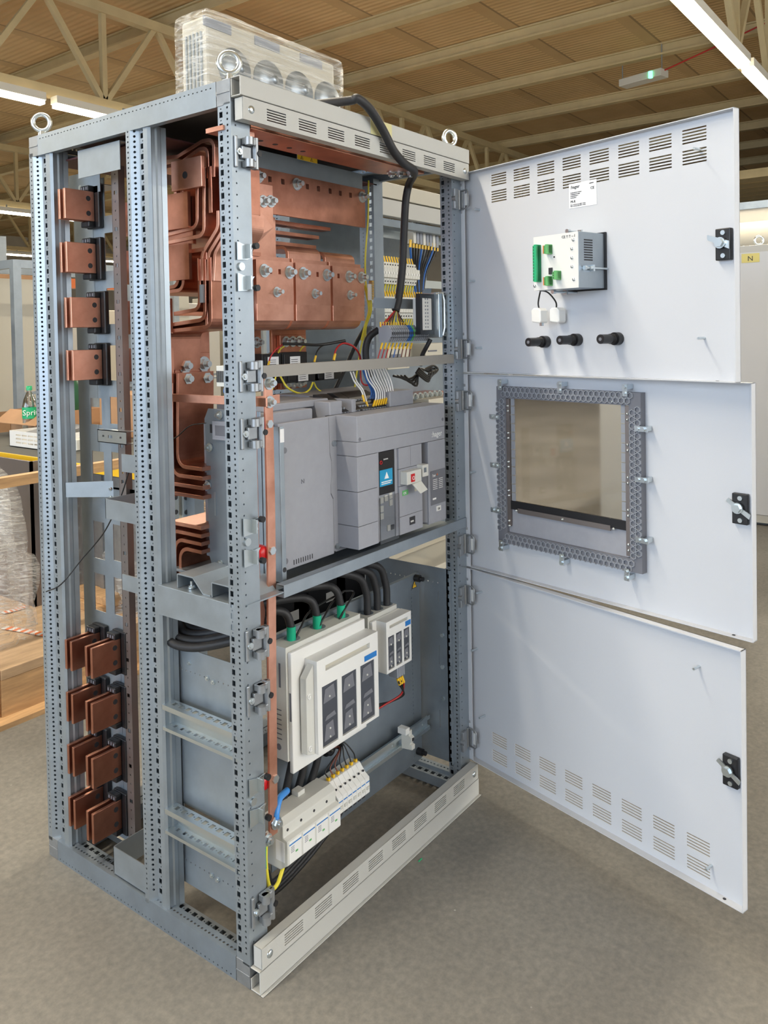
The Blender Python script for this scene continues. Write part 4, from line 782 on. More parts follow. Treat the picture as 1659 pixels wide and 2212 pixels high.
# top of the breaker: terminal towers
b = MB(); b.box(BX0+.01, .10, BZ1-.012, .36, .30, BZ1+.022).box(BX0+.02, .13, BZ1+.022, .46, .30, BZ1+.040).box(.46, .20, BZ1-.012, BX1, .33, BZ1+.045); b.build('rear_housing', M['brk'], br, bev=.003)
for q in ((.40, .452, .18, .036), (.494, .512, .18, .036), (.67, .79, .20, .044)): MB().box(q[0], .075, BZ1-.012, q[1], q[2], BZ1+q[3]).build('terminal_shroud', M['brk'], br, bev=.003)
for x0_, x1_ in ((.453, .493), (.514, .548), (.549, .667)):
    b = MB(); b.prism([(x0_, .085, BZ1-.012), (x0_, .085, BZ1+.004), (x0_, .11, BZ1+.016), (x0_, .13, BZ1+.034), (x0_, .16, BZ1+.048), (x0_, .18, BZ1+.048), (x0_, .18, BZ1-.012)], (x1_-x0_, 0, 0)); o = b.build('plug_terminals', M['black'], br, bev=.001)
    b = MB(); n = int((x1_-x0_)/.0125)
    for k in range(n):
        for y, z in ((.083, .0), (.097, .011), (.120, .026)): b.box(x0_+.003+k*.0125, y-.002, BZ1+z-.002, x0_+.010+k*.0125, y+.004, BZ1+z+.003)
    b.build('contacts', M['tgrey'], o)
# side plates of the breaker
b = MB(); b.prism([(.168, .10, .862), (.168, .285, .862), (.168, .300, .90), (.168, .292, .92), (.168, .300, 1.235), (.168, .285, 1.262), (.168, .10, 1.262)], (.003, 0, 0)).box(.130, .10, .853, .171, .30, .8565); b.build('side_plate', M['galvd'], br, bev=.001)
b = MB(); b.box(.160, .17, 1.185, .168, .262, 1.232).box(.159, .178, 1.192, .1605, .255, 1.226); b.m = 1; b.box(.1583, .182, 1.196, .1592, .250, 1.222); b.build('handle_cup', [M['brk'], M['brkd']], br, bev=.001)
MB().box(.1665, .265, 1.200, .1678, .278, 1.222).build('slot', M['ink'], br)
for y, z in ((.24, 1.247), (.29, 1.065), (.28, 1.163), (.25, .868)): MB().bolt((.167, y, z), (-1, 0, 0), .007, .006, .006).build('bolt', M['zinc'], br)
b = MB(); b.box(.1662, .262, .99, .168, .268, 1.05); b.build('pressed_rib', M['galv'], br)
b = MB(); b.box(.1655, .13, .885, .168, .215, .935).box(.1655, .13, .965, .168, .175, .99); b.build('recess', M['zinc'], br)
b = MB(); b.box(.172, .040, .855, .1865, .0425, 1.228).box(.172, .0425, .855, .174, .12, 1.228); o = b.build('mounting_bracket', M['galv'], br, bev=.001); MB().box(.1725, .0390, 1.190, .1863, .0399, 1.222).build('paper_label', M['paper'], o)
MB().cyl((.179, .0388, .885), (.179, .0402, .885), .006, 14).build('hole', M['ink'], o)
# relay beside the post
b = MB(); r = root('timer_relay', (.10, .16, 1.35), 'small louvred grey relay housing tucked beside the front post', 'relay')
p, q = at(467, 790, 'x', .06), at(500, 836, 'x', .06)
b.box(.06, q.y-.02, q.z, .105, p.y, p.z); b.build('housing', M['ltg'], r, bev=.001); b = MB()
for k in range(9): b.box(.0585, q.y+.001+k*.0055, q.z+.010, .060, q.y+.004+k*.0055, p.z-.012)
b.build('louvres', M['ink'], r)
MB().tube(spline([(.059, q.y+.02, q.z+.002), (.052, q.y+.016, q.z-.012), (.055, q.y+.0, q.z-.022), (.07, q.y-.02, q.z-.028)]), .0018, 6).build('wire', M['bwire'], r)
# ------------------------------------------------------------------ black current transformers and their wires
def ct(x0, x1, z0, z1, y, lab_):
    r = root('current_transformer', ((x0+x1)/2, y, z0), lab_, 'transformer', 'black current transformers'); MB().box(x0, y, z0, x1, y+.05, z1).box(x0+.10*(x1-x0), y-.003, z0+.006, x0+.30*(x1-x0), y, z1-.006).build('body', M['black'], r, bev=.003)
    c = (x0+x1)/2; b = MB(); b.box(c-.022, y-.0045, (z0+z1)/2-.012, c+.022, y-.003, (z0+z1)/2+.016); o = b.build('paper_label', M['paper'], r)
    b = MB()
    for k in range(3): b.box(c-.018, y-.0052, (z0+z1)/2-.006+k*.006, c+.010, y-.0045, (z0+z1)/2-.0045+k*.006)
    b.build('print', M['ink'], o)
YC = .34
def cx(u, v): return at(u, v, 'y', YC)
for (u0, v0, u1, v1), n in (((566, 765, 610, 800), 'partly hidden left'), ((606, 762, 664, 800), 'upper labelled'), ((614, 806, 690, 822), 'lower left'), ((680, 802, 737, 818), 'lower right')):
    p, q = cx(u0, v0), cx(u1, v1); ct(p.x, q.x, q.z if v1 == 800 else q.z-.0, p.z, YC, 'black current transformer block behind the grey crossbar, the %s one' % n)
WG = 'measuring wires around the crossbar'
def wire(pts, m, label, group=None, r=.0022, y=None, name='wire', cat='wire', n=6, fer=None):
    P = [at(u, v, 'y', yy) for u, v, yy in pts]
    if fer is None: return MB().tube(spline(P, n), r, 6).build(name, m, None, label, cat, group)
    R = root(name, P[-1], label, cat, group); MB().tube(spline(P, n), r, 6).build('insulation', m, R)
    for e in fer:
        a, c = (P[-1], P[-2]) if e else (P[0], P[1]); d = (c-a).normalized(); MB().cyl(a, a+d*.020, r*1.45, 8).build('ferrule', M['yellow'], R)
    return R
wire([(578, 794, .32), (584, 772, .31), (596, 755, .30), (614, 742, .30)], M['rwire'], 'red wire looping up from the left transformer', WG, fer=(0,))
wire([(601, 762, .32), (606, 754, .31), (614, 748, .30)], M['ywire'], 'short yellow wire with a blue end above the left transformer', WG)
wire([(648, 758, .32), (652, 752, .31), (660, 745, .30)], M['ywire'], 'short yellow wire with a blue end above the right copper tail', WG)
wire([(679, 782, .28), (684, 762, .28), (692, 750, .28), (704, 743, .27)], M['kwire'], 'dark wire with yellow end dropping to the crossbar', WG, fer=(0,))
wire([(721, 778, .22), (726, 755, .22), (740, 742, .22), (760, 746, .2), (776, 765, .2), (781, 790, .2)], M['rwire'], 'red wire arching right above the crossbar', WG, fer=(0,), r=.0028)
wire([(742, 741, .24), (764, 749, .2), (777, 770, .2), (780, 820, .19), (790, 832, .18), (800, 828, .17)], M['rwire'], 'second red wire running down behind the crossbar', WG, r=.0028)
wire([(605, 812, .30), (622, 838, .28), (650, 850, .28), (668, 842, .28), (676, 826, .28)], M['ywire'], 'yellow wire sagging below the crossbar', WG, r=.0028)
wire([(678, 826, .28), (684, 838, .28), (694, 846, .28)], M['ywire'], 'short yellow-green tail to the right of the sagging wire', WG)
wire([(596, 812, .2), (593, 826, .2), (588, 842, .2)], M['ywire'], 'yellow wire stub behind the front copper strip', WG)
wire([(612, 743, .27), (640, 743, .27), (690, 745, .26), (746, 736, .22)], M['kwire'], 'bundle of black wires tied horizontally under the phase bars', WG, r=.0045)
wire([(790, 705, .33), (770, 740, .38), (748, 790, .40), (722, 845, .42)], M['blackr'], 'thick black cable slanting down behind the crossbar', 'black cables inside the cabinet', r=.007, name='cable', cat='cable')
# yellow-green earth wires down the right rear post
p = [(796, 390, .30), (795, 470, .30), (789, 560, .30), (791, 620, .28), (797, 660, .28), (790, 706, .27), (778, 760, .28), (765, 845, .30)]
wire(p, M['ywire'], 'long yellow-green earth wire down the right middle post', 'earth wires', r=.003, name='earth_wire')
for k in range(3): wire([(785+k*3, 612+k*4, .27), (792+k*4, 640, .26), (796+k*3, 672, .26), (787+k*2, 706, .26), (780+k*5, 735, .26)], M['ywire'], 'short yellow earth wire below the brass terminal strip', 'bundled yellow earth wires', r=.0025, name='earth_wire')
r = root('terminal_strip', at(803, 635, 'y', .3), 'small brass screw terminal strip on the right middle post', 'terminal'); p = at(803, 645, 'y', .24)
b = MB()
for k in range(8): b.cbox((p.x, p.y, p.z+.0075*k), .010, .012, .0062)
b.build('clamp_blocks', M['brass'], r); MB().cbox((p.x-.010, p.y, p.z+.02), .008, .01, .05).build('carrier', M['wht'], r)
# ------------------------------------------------------------------ sleeved black cable over the front panel
sl = root('sleeved_cable', at(855, 680, 'y', .10), 'thick black braided cable draped over the top panel and hanging inside', 'cable')
P = [V((.28, .10, 2.012)), V((.33, .02, 2.018)), V((.375, -.035, 2.025)), at(772, 213, 'y', -.048), at(800, 237, 'y', -.052), at(828, 282, 'y', -.05), at(850, 325, 'y', -.05), at(872, 352, 'y', -.045), at(893, 367, 'y', -.02), at(893, 380, 'y', .035), at(883, 400, 'y', .09), at(876, 440, 'y', .10), at(872, 520, 'y', .10), at(869, 580, 'y', .10), at(862, 640, 'y', .10), at(855, 672, 'y', .10)]
MB().tube(spline(P, 6), .0115, 12).build('braided_sleeve', M['blackr'], sl)
b = MB(); b.torus(at(854, 668, 'y', .10), (.1, 0, 1), .0095, .002, 14, 6); b.build('cable_tie', M['black'], sl)
cols = ['rwire', 'rwire', 'kwire', 'brwire', 'kwire', 'ywire', 'bwire', 'ywire', 'brwire', 'brwire', 'kwire']
for k, cn in enumerate(cols):
    u = 822+k*5.6; a = [at(855+(k-5)*.6, 672, 'y', .10), at(852+(k-5)*3.2, 690, 'y', .10), at(u, 706, 'y', .10)]
    MB().tube(spline(a, 4), .0018, 6).build('core', M[cn], sl); MB().cyl(a[-1], a[-1]+V((0, 0, .014)), .0026, 6).build('ferrule', M['yellow'], sl)
# terminal blocks
base = at(818, 726, 'y', .108); e = at(905, 732, 'y', .108); n = 20; dx = (e.x-base.x)/n; tb0 = None; zc = 1.444
for k in range(n):
    x = base.x+k*dx
    if tb0 is None:
        tb0 = root('terminal_block', (x, .108, zc-.022)); b = MB(); b.prism([(x, .108, zc-.024), (x, .075, zc-.024), (x, .068, zc-.014), (x, .062, zc-.006), (x, .062, zc+.006), (x, .068, zc+.016), (x, .075, zc+.024), (x, .108, zc+.024)], (dx*.74, 0, 0)); b.build('housing', M['tgrey'], tb0)
        b = MB(); b.box(x+.002, .0612, zc-.004, x+dx*.7, .0622, zc+.004); b.build('marker', M['ink'], tb0); MB().box(x+.001, .0655, zc+.008, x+dx*.68, .0665, zc+.013).build('wire_entry', M['ink'], tb0); MB().box(x+.001, .0655, zc-.013, x+dx*.68, .0665, zc-.008).build('wire_entry', M['ink'], tb0); o = tb0
    else: o = copy_tree(tb0, (x, .108, zc-.022))
    c = {9: 'blue', 10: 'blue', 11: 'green and yellow'}.get(k, 'grey')
    if c != 'grey':
        for ch in o.children:
            if ch.name.startswith('housing'): ch.data = ch.data.copy(); ch.data.materials.clear(); ch.data.materials.append(M['bwire'] if k < 11 else M['lgreen'])
    tag(o, 'grey rail terminal block in the row %s the blue ones' % ('left of' if k < 9 else 'right of') if c == 'grey' else '%s rail terminal block in the middle of the grey row' % c, 'terminal', 'rail terminals '+('left' if k < 9 else c if c != 'grey' else 'right'))
for k in range(9):
    u = 826+k*8; c = ['rwire', 'rwire', 'rwire', 'kwire', 'bwire', 'kwire', 'brwire', 'brwire', 'brwire'][k]
    w_ = {'rwire': 'red', 'kwire': 'black', 'bwire': 'blue', 'brwire': 'brown'}[c]
    wire([(u, 741, .085), (u-4, 755, .085), (u-10+k*.3, 776, .09), (u-12, 792, .10)], M[c], w_+' wire leaving the bottom of the rail terminals', w_+' wires under the rail terminals', r=.0019, fer=(0,), name='wire')
# multipole plug socket in its steel bracket
r = root('plug_socket', at(925, 725, 'y', .06), 'black multi-pole socket with a white contact insert in a steel bracket', 'socket')
p, q = at(907, 634, 'y', .045), at(939, 722, 'y', .045); b = MB(); b.grid((p.x, .045, q.z), (1, 0, 0), q.x-p.x, (0, 0, 1), p.z-q.z, [(.012, .012, q.x-p.x-.012, p.z-q.z-.012)], (0, 1, 0), .016); b.build('housing', M['black'], r, bev=.004)
ins = MB().box(p.x+.013, .046, q.z+.013, q.x-.013, .08, p.z-.013).build('contact_insert', M['wht'], r, bev=.001)
b = MB()
for k in range(10):
    for j in range(2): b.cyl((p.x+.030+j*.012, .0452, q.z+.022+k*.0105), (p.x+.030+j*.012, .0462, q.z+.022+k*.0105), .003, 8)
b.build('contacts', M['tgrey'], ins)
b = MB(); b.box(q.x, .030, q.z-.01, q.x+.006, .09, p.z+.006).box(q.x, .028, q.z-.01, q.x+.018, .032, p.z+.006); b.build('bracket', M['zinc'], r, bev=.001)
b = MB(); b.tube([(q.x-.004, .036, p.z), (q.x+.010, .02, p.z+.004), (q.x+.012, .016, p.z-.02), (q.x+.012, .016, q.z+.02), (q.x+.008, .02, q.z-.004)], .003, 8); b.build('locking_lever', M['zinc'], r)
b = MB(); b.prism([(p.x+.02, .05, p.z+.002), (q.x-.01, .05, p.z+.002), (q.x-.004, .05, p.z+.018), (p.x+.03, .05, p.z+.014)], (0, .002, 0)); b.build('cover_flap', M['galvd'], r)
wire([(930, 733, .06), (921, 750, .07), (912, 768, .09), (908, 790, .10)], M['blackr'], 'black cable leaving the underside of the plug socket', 'black cables inside the cabinet', r=.007, name='cable', cat='cable')
wire([(818, 712, .14), (798, 728, .16), (790, 755, .17), (793, 790, .17), (800, 815, .16)], M['blackr'], 'thick black cable curling left of the rail terminals', 'black cables inside the cabinet', r=.011, name='cable', cat='cable')
# white and blue control wires down into the breaker
for k in range(2): wire([(757+k*6, 803, .115), (766+k*5, 825, .11), (781+k*4, 845, .105), (787+k*8, 868+k*14, .095)], M['wwire'], 'white control wire ending at the left plug terminals, %s of the pair' % ('left', 'right')[k], 'white wire pair', r=.0022, fer=(1,))
for k in range(9):
    wire([(788+k*5.5, 796, .10), (795+k*6, 820, .095), (810+k*4.8, 842, .09), (812+k*4.6, 860, .088), (806+k*5.2, 878-k*1.0, .085)], M['wwire'], 'white control wire with yellow ferrule plugged into the breaker top', 'white control wires', r=.0022, fer=(1,))
for k in range(3): wire([(783+k*3, 798, .12), (792+k*4, 822, .115), (802+k*3, 845, .11), (800+k*5, 862, .11)], M['bwire'], 'blue control wire behind the white ones on the breaker', 'blue control wires', r=.0022)
for k in range(4): wire([(850+k*8, 812, .15), (885+k*5, 818+k*5, .15), (905, 806-k*3, .15), (935, 790+k*6, .15), (945-k*6, 800+k*2, .14), (925, 812+k*4, .14), (905-k*2, 796+k*3, .13)], M['kwire'], 'black loom wire looping behind the crossbar at right', 'black loom wires', r=.004)
# ------------------------------------------------------------------ fuse switch disconnectors
def fuse_switch(fx0, fx1, fz0, fz1, yb, yf, lx0, lx1, lz0, lz1, yl, label, tall):
    r = root('fuse_switch', ((fx0+fx1)/2, yb, fz0), label, 'fuse switch', 'fuse switches'); w_ = fx1-fx0
    b = MB(); n = 3; gw = w_/3; ztop = fz1+.012
    b.grid((fx0-.006, yf+.012, fz0+.03), (1, 0, 0), w_, (0, 0, 1), ztop-fz0-.03, [], (0, 1, 0), yb-yf-.014)
    b.build('base', M['ltg'], r, bev=.003)
    for k in range(3): MB().cyl((fx0+gw*(k+.52), (yb+yf)/2+.008, ztop-.001), (fx0+gw*(k+.52), (yb+yf)/2+.008, ztop+.0006), min(.021, (yb-yf)*.32), 18).build('cable_entry', M['galvd'], r)
    b = MB(); b.box(fx0, yf, fz0, fx1, yf+.012, fz1); b.build('frame', M['wht'], r, bev=.003)
    if tall:
        b = MB()
        for k in range(7): b.box(fx0-.0068, yf+.03, fz0+.08+k*.012, fx0-.006, yb-.010, fz0+.0825+k*.012)
        b.box(fx0-.0068, yf+.03, fz1-.09, fx0-.006, yf+.036, fz1-.03).box(fx0-.0006, yf+.002, fz0+.13, fx0, yf+.008, fz0+.20)
        b.build('side_slots', M['brkd'], r)
        MB().cyl((fx0-.007, (yb+yf)/2+.006, fz0+.06), (fx0-.006, (yb+yf)/2+.006, fz0+.06), .008, 16).build('side_hole', M['brkd'], r)
    # hinged lid with three smoked windows
    lw = lx1-lx0; g = lw*.035; ww = (lw-4*g)/3*.84; gap = (lw-3*ww)/4; zt = lz0+(lz1-lz0)*.70
    b = MB(); hs = [(gap+k*(ww+gap), .008, gap+k*(ww+gap)+ww, zt-lz0) for k in range(3)]; hs.append((lw*.13, (lz1-lz0)*.855, lw*.86, (lz1-lz0)*.915))
    b.grid((lx0, yl, lz0), (1, 0, 0), lw, (0, 0, 1), lz1-lz0, hs, (0, 1, 0), yf-yl); b.build('lid', M['wht'], r, bev=.0015)
    for k in range(3):
        x = lx0+gap+k*(ww+gap); b = MB(); b.box(x-.001, yl+.002, lz0+.011, x+ww+.001, yl+.006, zt+.001); o = b.build('smoked_window', M['darkg'], r)
        H_ = zt-lz0-.012
        for g0, g1, f0, f1 in ((.12, .80, .06, .36), (.18, .90, .40, .50), (.10, .88, .70, .96)): MB().prism([(x+ww*g0, yl+.001, lz0+.012+H_*f0), (x+ww*g1, yl+.001, lz0+.012+H_*(f0+.02)), (x+ww*(g1-.1), yl+.001, lz0+.012+H_*f1), (x+ww*(g0+.12), yl+.001, lz0+.012+H_*(f1-.03))], (0, .0015, 0)).build('fuse_grip', M['brkd'], o)
        for f in (.18, .32, .86): MB().lathe((x+ww*.5, yl+.001, lz0+H_*f), (0, -1, 0), [(0, .0028), (.0015, .0025), (.0025, 0)], 10).build('test_contact', M['ltg'], o)
    MB().box(lx0+lw*.13, yl+.010, lz0+(lz1-lz0)*.855, lx0+lw*.86, yl+.012, lz0+(lz1-lz0)*.915).build('grip_recess', M['beige'], r)
    MB().box(lx1-lw*.24, yl-.0012, zt+.006, lx1-lw*.03, yl, zt+.020).build('name_plate', M['blue'], r)
    return r
fs = fuse_switch(.214, .511, .368, .668, .128, .058, .263, .514, .408, .640, .018, 'large white fuse switch with three smoked windows and green sleeved cables', True)
b = MB(); b.prism([(.240, .034, .600), (.262, .028, .632), (.262, .028, .408), (.240, .034, .412)], (0, .02, 0)); b.build('lid_side_arm', M['ltg'], fs, bev=.001)
for z in (.425, .555): b = MB(); b.torus((.250, .032, z), (0, 1, 0), .006, .002, 14, 6).cyl((.250, .030, z), (.250, .034, z), .003, 10); b.build('pivot', M['wht'], fs)
p0 = at(800, 1345, 'y', .05); p1 = at(869, 1430, 'y', .05)
f2 = fuse_switch(.560, .700, .500, .640, .128, .070, .578, .700, .495, .640, .036, 'smaller white fuse switch at right with black cables', False)
# clip-on terminals beside it
r = root('auxiliary_terminal', at(865, 1460, 'y', .06), 'grey clip-on terminal group with yellow wire ends beside the smaller fuse switch', 'terminal'); p = at(862, 1448, 'y', .05)
for k in range(4): MB().cbox((p.x+.010*k-.012, .06, p.z-.0), .0085, .03, .035).build('terminal', M['tgrey'], r, bev=.001)
for k in range(3):
    P = [V((p.x+.010*k-.008, .05, p.z-.020)), V((p.x+.010*k-.003, .046, p.z-.04)), at(872-k*3, 1500, 'y', .06), at(845-k*6, 1515+k*3, 'y', .08), at(818, 1522+k*4, 'y', .09)]
    wr = MB().tube(spline(P, 6), .003, 6).build('wire', M['rwire'] if k == 2 else M['kwire'], None, ('red' if k == 2 else 'black')+' wire curving from the clip-on terminals behind the large fuse switch', 'wire', 'wires of the clip-on terminals'); MB().cyl(P[0], P[1], .0045, 8).build('ferrule', M['yellow'], wr)
# power cables into the fuse switches
def pcable(pts, r, label, group, sleeve=None):
    P = [V(p) for p in pts]; R = root('power_cable', P[-1], label, 'cable', group); MB().tube(spline(P, 8), r, 12).build('insulation', M['blackr'], R)
    if sleeve: MB().cyl(P[-1], P[-1]+V((0, 0, .036)), r*1.12, 14).build('heat_shrink_sleeve', M['tgreen'], R)
for k in range(3):
    x = .214+.099*(k+.5)-.006; s = ('left', 'middle', 'right')[k]
    pcable([(.10+.03*k, .30, .70+.024*k), (.15+.03*k, .22, .735+.018*k), (x-.055, .14, .758+.006*k), (x-.012, .108, .750+.004*k), (x, .098, .715), (x, .096, .678)], .0105, 'thick black power cable with green sleeve, %s entry of the large fuse switch' % s, 'sleeved power cables', True)
for k in range(3):
    x = .56+.0467*(k+.5)-.006; s = ('left', 'middle', 'right')[k]
    pcable([(.18+.03*k, .33, .69+.026*k), (.30+.035*k, .25, .755+.016*k), (.44+.03*k, .17, .785+.006*k), (x-.03, .118, .765+.004*k), (x, .104, .715), (x, .100, .652)], .0105, 'thick black power cable arching to the smaller fuse switch, %s entry' % s, 'arching power cables')
for k in range(3):
    x0_ = .26+.09*k; MB().tube(spline([(x0_, .09, .678), (x0_+.02, .085, .705), (x0_+.09, .11, .725), (.50, .12, .735)], 6), .0028, 6).build('wire', M['kwire'], None, 'thin black tap wire arching beside the green sleeves', 'wire', 'thin black tap wires')
for k in range(4):   # bundle passing above the side plate, seen from the left
    P = [V((.035+.024*k, .325, .775)), V((.030+.024*k, .315, .735)), V((.034+.024*k, .285, .702+.004*k)), V((.045+.024*k, .21, .703+.010*k)), V((.075+.024*k, .12, .728+.012*k)), V((.10+.024*k, .07, .750+.008*k))]
    R = MB().tube(spline(P, 8), .0105, 12).build('power_cable', M['blackr'], None, 'thick black power cable bending above the left side sheet, %s of the stack' % ('lowest', 'second', 'third', 'top')[k], 'cable', 'cables over the side sheet')
# dark transformers deep behind the fuse switches
for k in range(3):
    p = at(600+k*85, 1345-k*45, 'y', .38); r = MB().box(p.x-.13, .36, p.z-.045, p.x+.12, .42, p.z+.065).build('current_transformer', M['black'], None, 'black transformer block deep behind the power cables, %s of three' % ('left', 'middle', 'right')[k], 'transformer', 'deep black transformers', bev=.003)
    MB().box(p.x+.02, .3585, p.z-.005, p.x+.07, .3598, p.z+.025).build('paper_label', M['paper'], r)
# ------------------------------------------------------------------ surge arrester, miniature breakers on the bottom rail
sa = root('surge_arrester', (.23, .06, .17), 'long light grey surge arrester block on the bottom rail with a blue cable', 'surge arrester')
sx0, sx1 = .148, .345; Z = .172
b = MB(); prof = [(.098, 0), (.045, 0), (.028, .012), (.020, .018), (.020, .075), (.034, .080), (.034, .106), (.050, .118), (.098, .118)]
b.prism([(sx0, y, Z+z) for y, z in prof], (sx1-sx0, 0, 0)); b.build('housing', M['ltg'], sa, bev=.002)
for k in range(4):
    x = sx0+.004+k*(sx1-sx0)/4; mo = MB().box(x, .0185, Z+.020, x+.044, .021, Z+.073).build('plug_module', M['wht'], sa, bev=.001)
    MB().box(x+.001, .0178, Z+.064, x+.043, .0186, Z+.0665).build('blue_line', M['blue'], mo); MB().box(x+.022, .0178, Z+.040, x+.030, .0186, Z+.044).build('indicator', M['lgreen'], mo)
    b = MB()
    for j in range(4): b.box(x+.006, .018, Z+.045+j*.004, x+.018, .0186, Z+.0465+j*.004)
    b.build('print', M['tgrey'], mo)
MB().box(sx0-.0006, .030, Z+.022, sx0+.0002, .058, Z+.07).build('side_label', M['paper'], sa)
for k in range(4): MB().cyl((sx0+.016+k*.048, .033, Z+.093), (sx0+.016+k*.048, .0345, Z+.093), .0035, 10).build('screw_hole', M['ink'], sa)
MB().box(sx0+.006, .060, Z+.118, sx0+.012, .07, Z+.119).build('slot', M['ink'], sa); MB().box(sx0+.10, .075, Z+.118, sx0+.125, .098, Z+.130).build('signal_plug', M['ltg'], sa, bev=.001)
MB().tube(spline([at(596, 1776, 'y', .03), at(597, 1755, 'y', .03), at(604, 1725, 'y', .04), at(620, 1708, 'y', .06)], 6), .0080, 10).build('cable', M['cblue'], None, 'short thick light blue cable above the surge arrester', 'cable')
eg = root('earth_cable', at(590, 1915, 'y', .03), 'thick yellow-green cable looping below the surge arrester', 'cable')
MB().tube(spline([at(574, 1822, 'y', .015), at(574, 1860, 'y', .015), at(578, 1900, 'y', .02), at(586, 1921, 'y', .035), at(600, 1908, 'y', .04), at(612, 1872, 'y', .05)], 6), .0048, 10).build('insulation', M['ywire'], eg)
MB().tube(spline([at(573, 1824, 'y', .0105), at(573, 1856, 'y', .0105), at(574, 1876, 'y', .011)], 6), .0025, 8).build('green_stripe', M['green'], eg)
b = MB(); p = at(574, 1812, 'y', .015); b.cbox(p, .016, .006, .028).bolt(p+V((0, -.004, 0)), (0, -1, 0), .009, .008, .006); b.build('cable_lug', M['zinc'], eg)
b = MB(); p = at(596, 1776, 'y', .028); b.bolt(p, (0, -1, 0), .010, .008, .006).build('bolt', M['zinc'], sa)
mc0 = None; mx0 = .350; mw = .0190
for k in range(7):
    x = mx0+k*mw
    if mc0 is None:
        mc0 = root('circuit_breaker', (x, .06, .19)); b = MB(); prof = [(.098, 0), (.052, 0), (.045, .004), (.045, .012), (.030, .018), (.030, .060), (.044, .070), (.056, .084), (.062, .092), (.098, .092)]
        b.prism([(x, y, .192+z) for y, z in prof], (mw*.96, 0, 0)); b.build('housing', M['wht'], mc0, bev=.0012)
        MB().box(x+.002, .0292, .240, x+mw*.9, .0302, .2425).build('blue_line', M['blue'], mc0); MB().box(x+.004, .027, .222, x+mw*.75, .0302, .230).build('toggle', M['ltg'], mc0)
        MB().cyl((x+mw*.45, .0425, .268), (x+mw*.45, .0455, .268), .0028, 8).build('screw_hole', M['ink'], mc0); MB().box(x+.003, .0442, .193, x+mw*.8, .0452, .2).build('label_slot', M['ink'], mc0); MB().box(x+.005, .066, .2845, x+.012, .074, .292).build('ferrule', M['yellow'], mc0); o = mc0
    else: o = copy_tree(mc0, (x, .06, .19))
    tag(o, 'narrow white miniature circuit breaker, %s from the left on the bottom rail' % ('first', 'second', 'third', 'fourth', 'fifth', 'sixth', 'last')[k], 'circuit breaker', 'miniature circuit breakers')
    c = M['brwire'] if k in (1, 2) else M['kwire']; xx = x+.0085
    MB().tube(spline([(xx, .070, .290), (xx-.004, .075, .312), (.435+.002*k, .095, .325+.003*k), (.425, .124, .325)], 5), .0018, 6).build('wire', c, None, '%s wire between the grommet and the miniature circuit breakers' % ('brown' if k in (1, 2) else 'black'), 'wire', 'wires of the miniature breakers '+('brown' if k in (1, 2) else 'black'))
b = MB(); b.lathe((.425, .131, .325), (0, -1, 0), [(0, .022), (.006, .022), (.010, .017), (.018, .017), (.018, .008), (.006, .004)], 20); b.build('grommet', M['black'], pl)
for k in range(3): MB().tube(spline([(.25+.055*k, .095, .375), (.235+.055*k, .10, .32), (.225+.05*k, .11, .26), (.245+.05*k, .125, .20)], 6), .0095, 10).build('power_cable', M['blackr'], None, 'black power cable dropping out of the large fuse switch, %s of three' % ('left', 'middle', 'right')[k], 'cable', 'cables under the large fuse switch')
for k in range(2): MB().tube([(.475+.010*k, .126, .60), (.475+.010*k, .126, .305)], .0035, 8).build('wire', M['kwire'], None, 'straight vertical black wire on the mounting plate, %s one' % ('left', 'right')[k], 'wire', 'vertical black wires')
for k in range(4): MB().tube(spline([(.14+.01*k, .11, .10+.01*k), (.20, .115, .06+.010*k), (.32, .11, .085+.012*k), (.42, .10, .135+.012*k), (.47, .10, .17+.006*k)], 6), .006, 8).build('cable', M['blackr'], None, 'black loom cable sagging under the surge arrester', 'cable', 'sagging loom cables')
MB().cbox(at(872, 1577, 'y', .085), .020, .03, .018).build('end_stop', M['wht'], None, 'white plastic end block on the bottom rail', 'block', bev=.001)
r = root('rail_terminal', at(882, 1600, 'y', .08), 'single pale grey terminal clipped near the right end of the bottom rail', 'terminal'); p = at(881, 1596, 'y', .08)
b = MB(); b.prism([(p.x-.008, .098, p.z-.030), (p.x-.008, .060, p.z-.026), (p.x-.008, .060, p.z-.012), (p.x-.008, .068, p.z-.010), (p.x-.008, .062, p.z), (p.x-.008, .062, p.z+.010), (p.x-.008, .070, p.z+.014), (p.x-.008, .070, p.z+.028), (p.x-.008, .098, p.z+.030)], (.016, 0, 0)); b.build('housing', M['ltg'], r, bev=.001)
MB().box(p.x-.004, .0595, p.z+.0, p.x+.004, .0622, p.z+.008).build('screw_slot', M['ink'], r)
# thin black lead hanging through the rear section
MB().tube(spline([at(100, 1278, 'x', -.004), at(132, 1262, 'x', -.006), at(175, 1210, 'x', .03), at(226, 1148, 'x', .05), at(262, 1070, 'x', .06), at(283, 1000, 'x', .07)], 6), .0018, 6).build('wire', M['kwire'], None, 'thin black lead hanging diagonally through the rear section', 'wire')
MB().tube(spline([at(347, 956, 'x', .10), at(380, 945, 'x', .10), at(410, 920, 'x', .10), at(445, 914, 'x', .10)], 6), .0014, 6).build('wire', M['kwire'], None, 'thin black lead crossing in front of the nested copper bars', 'wire')
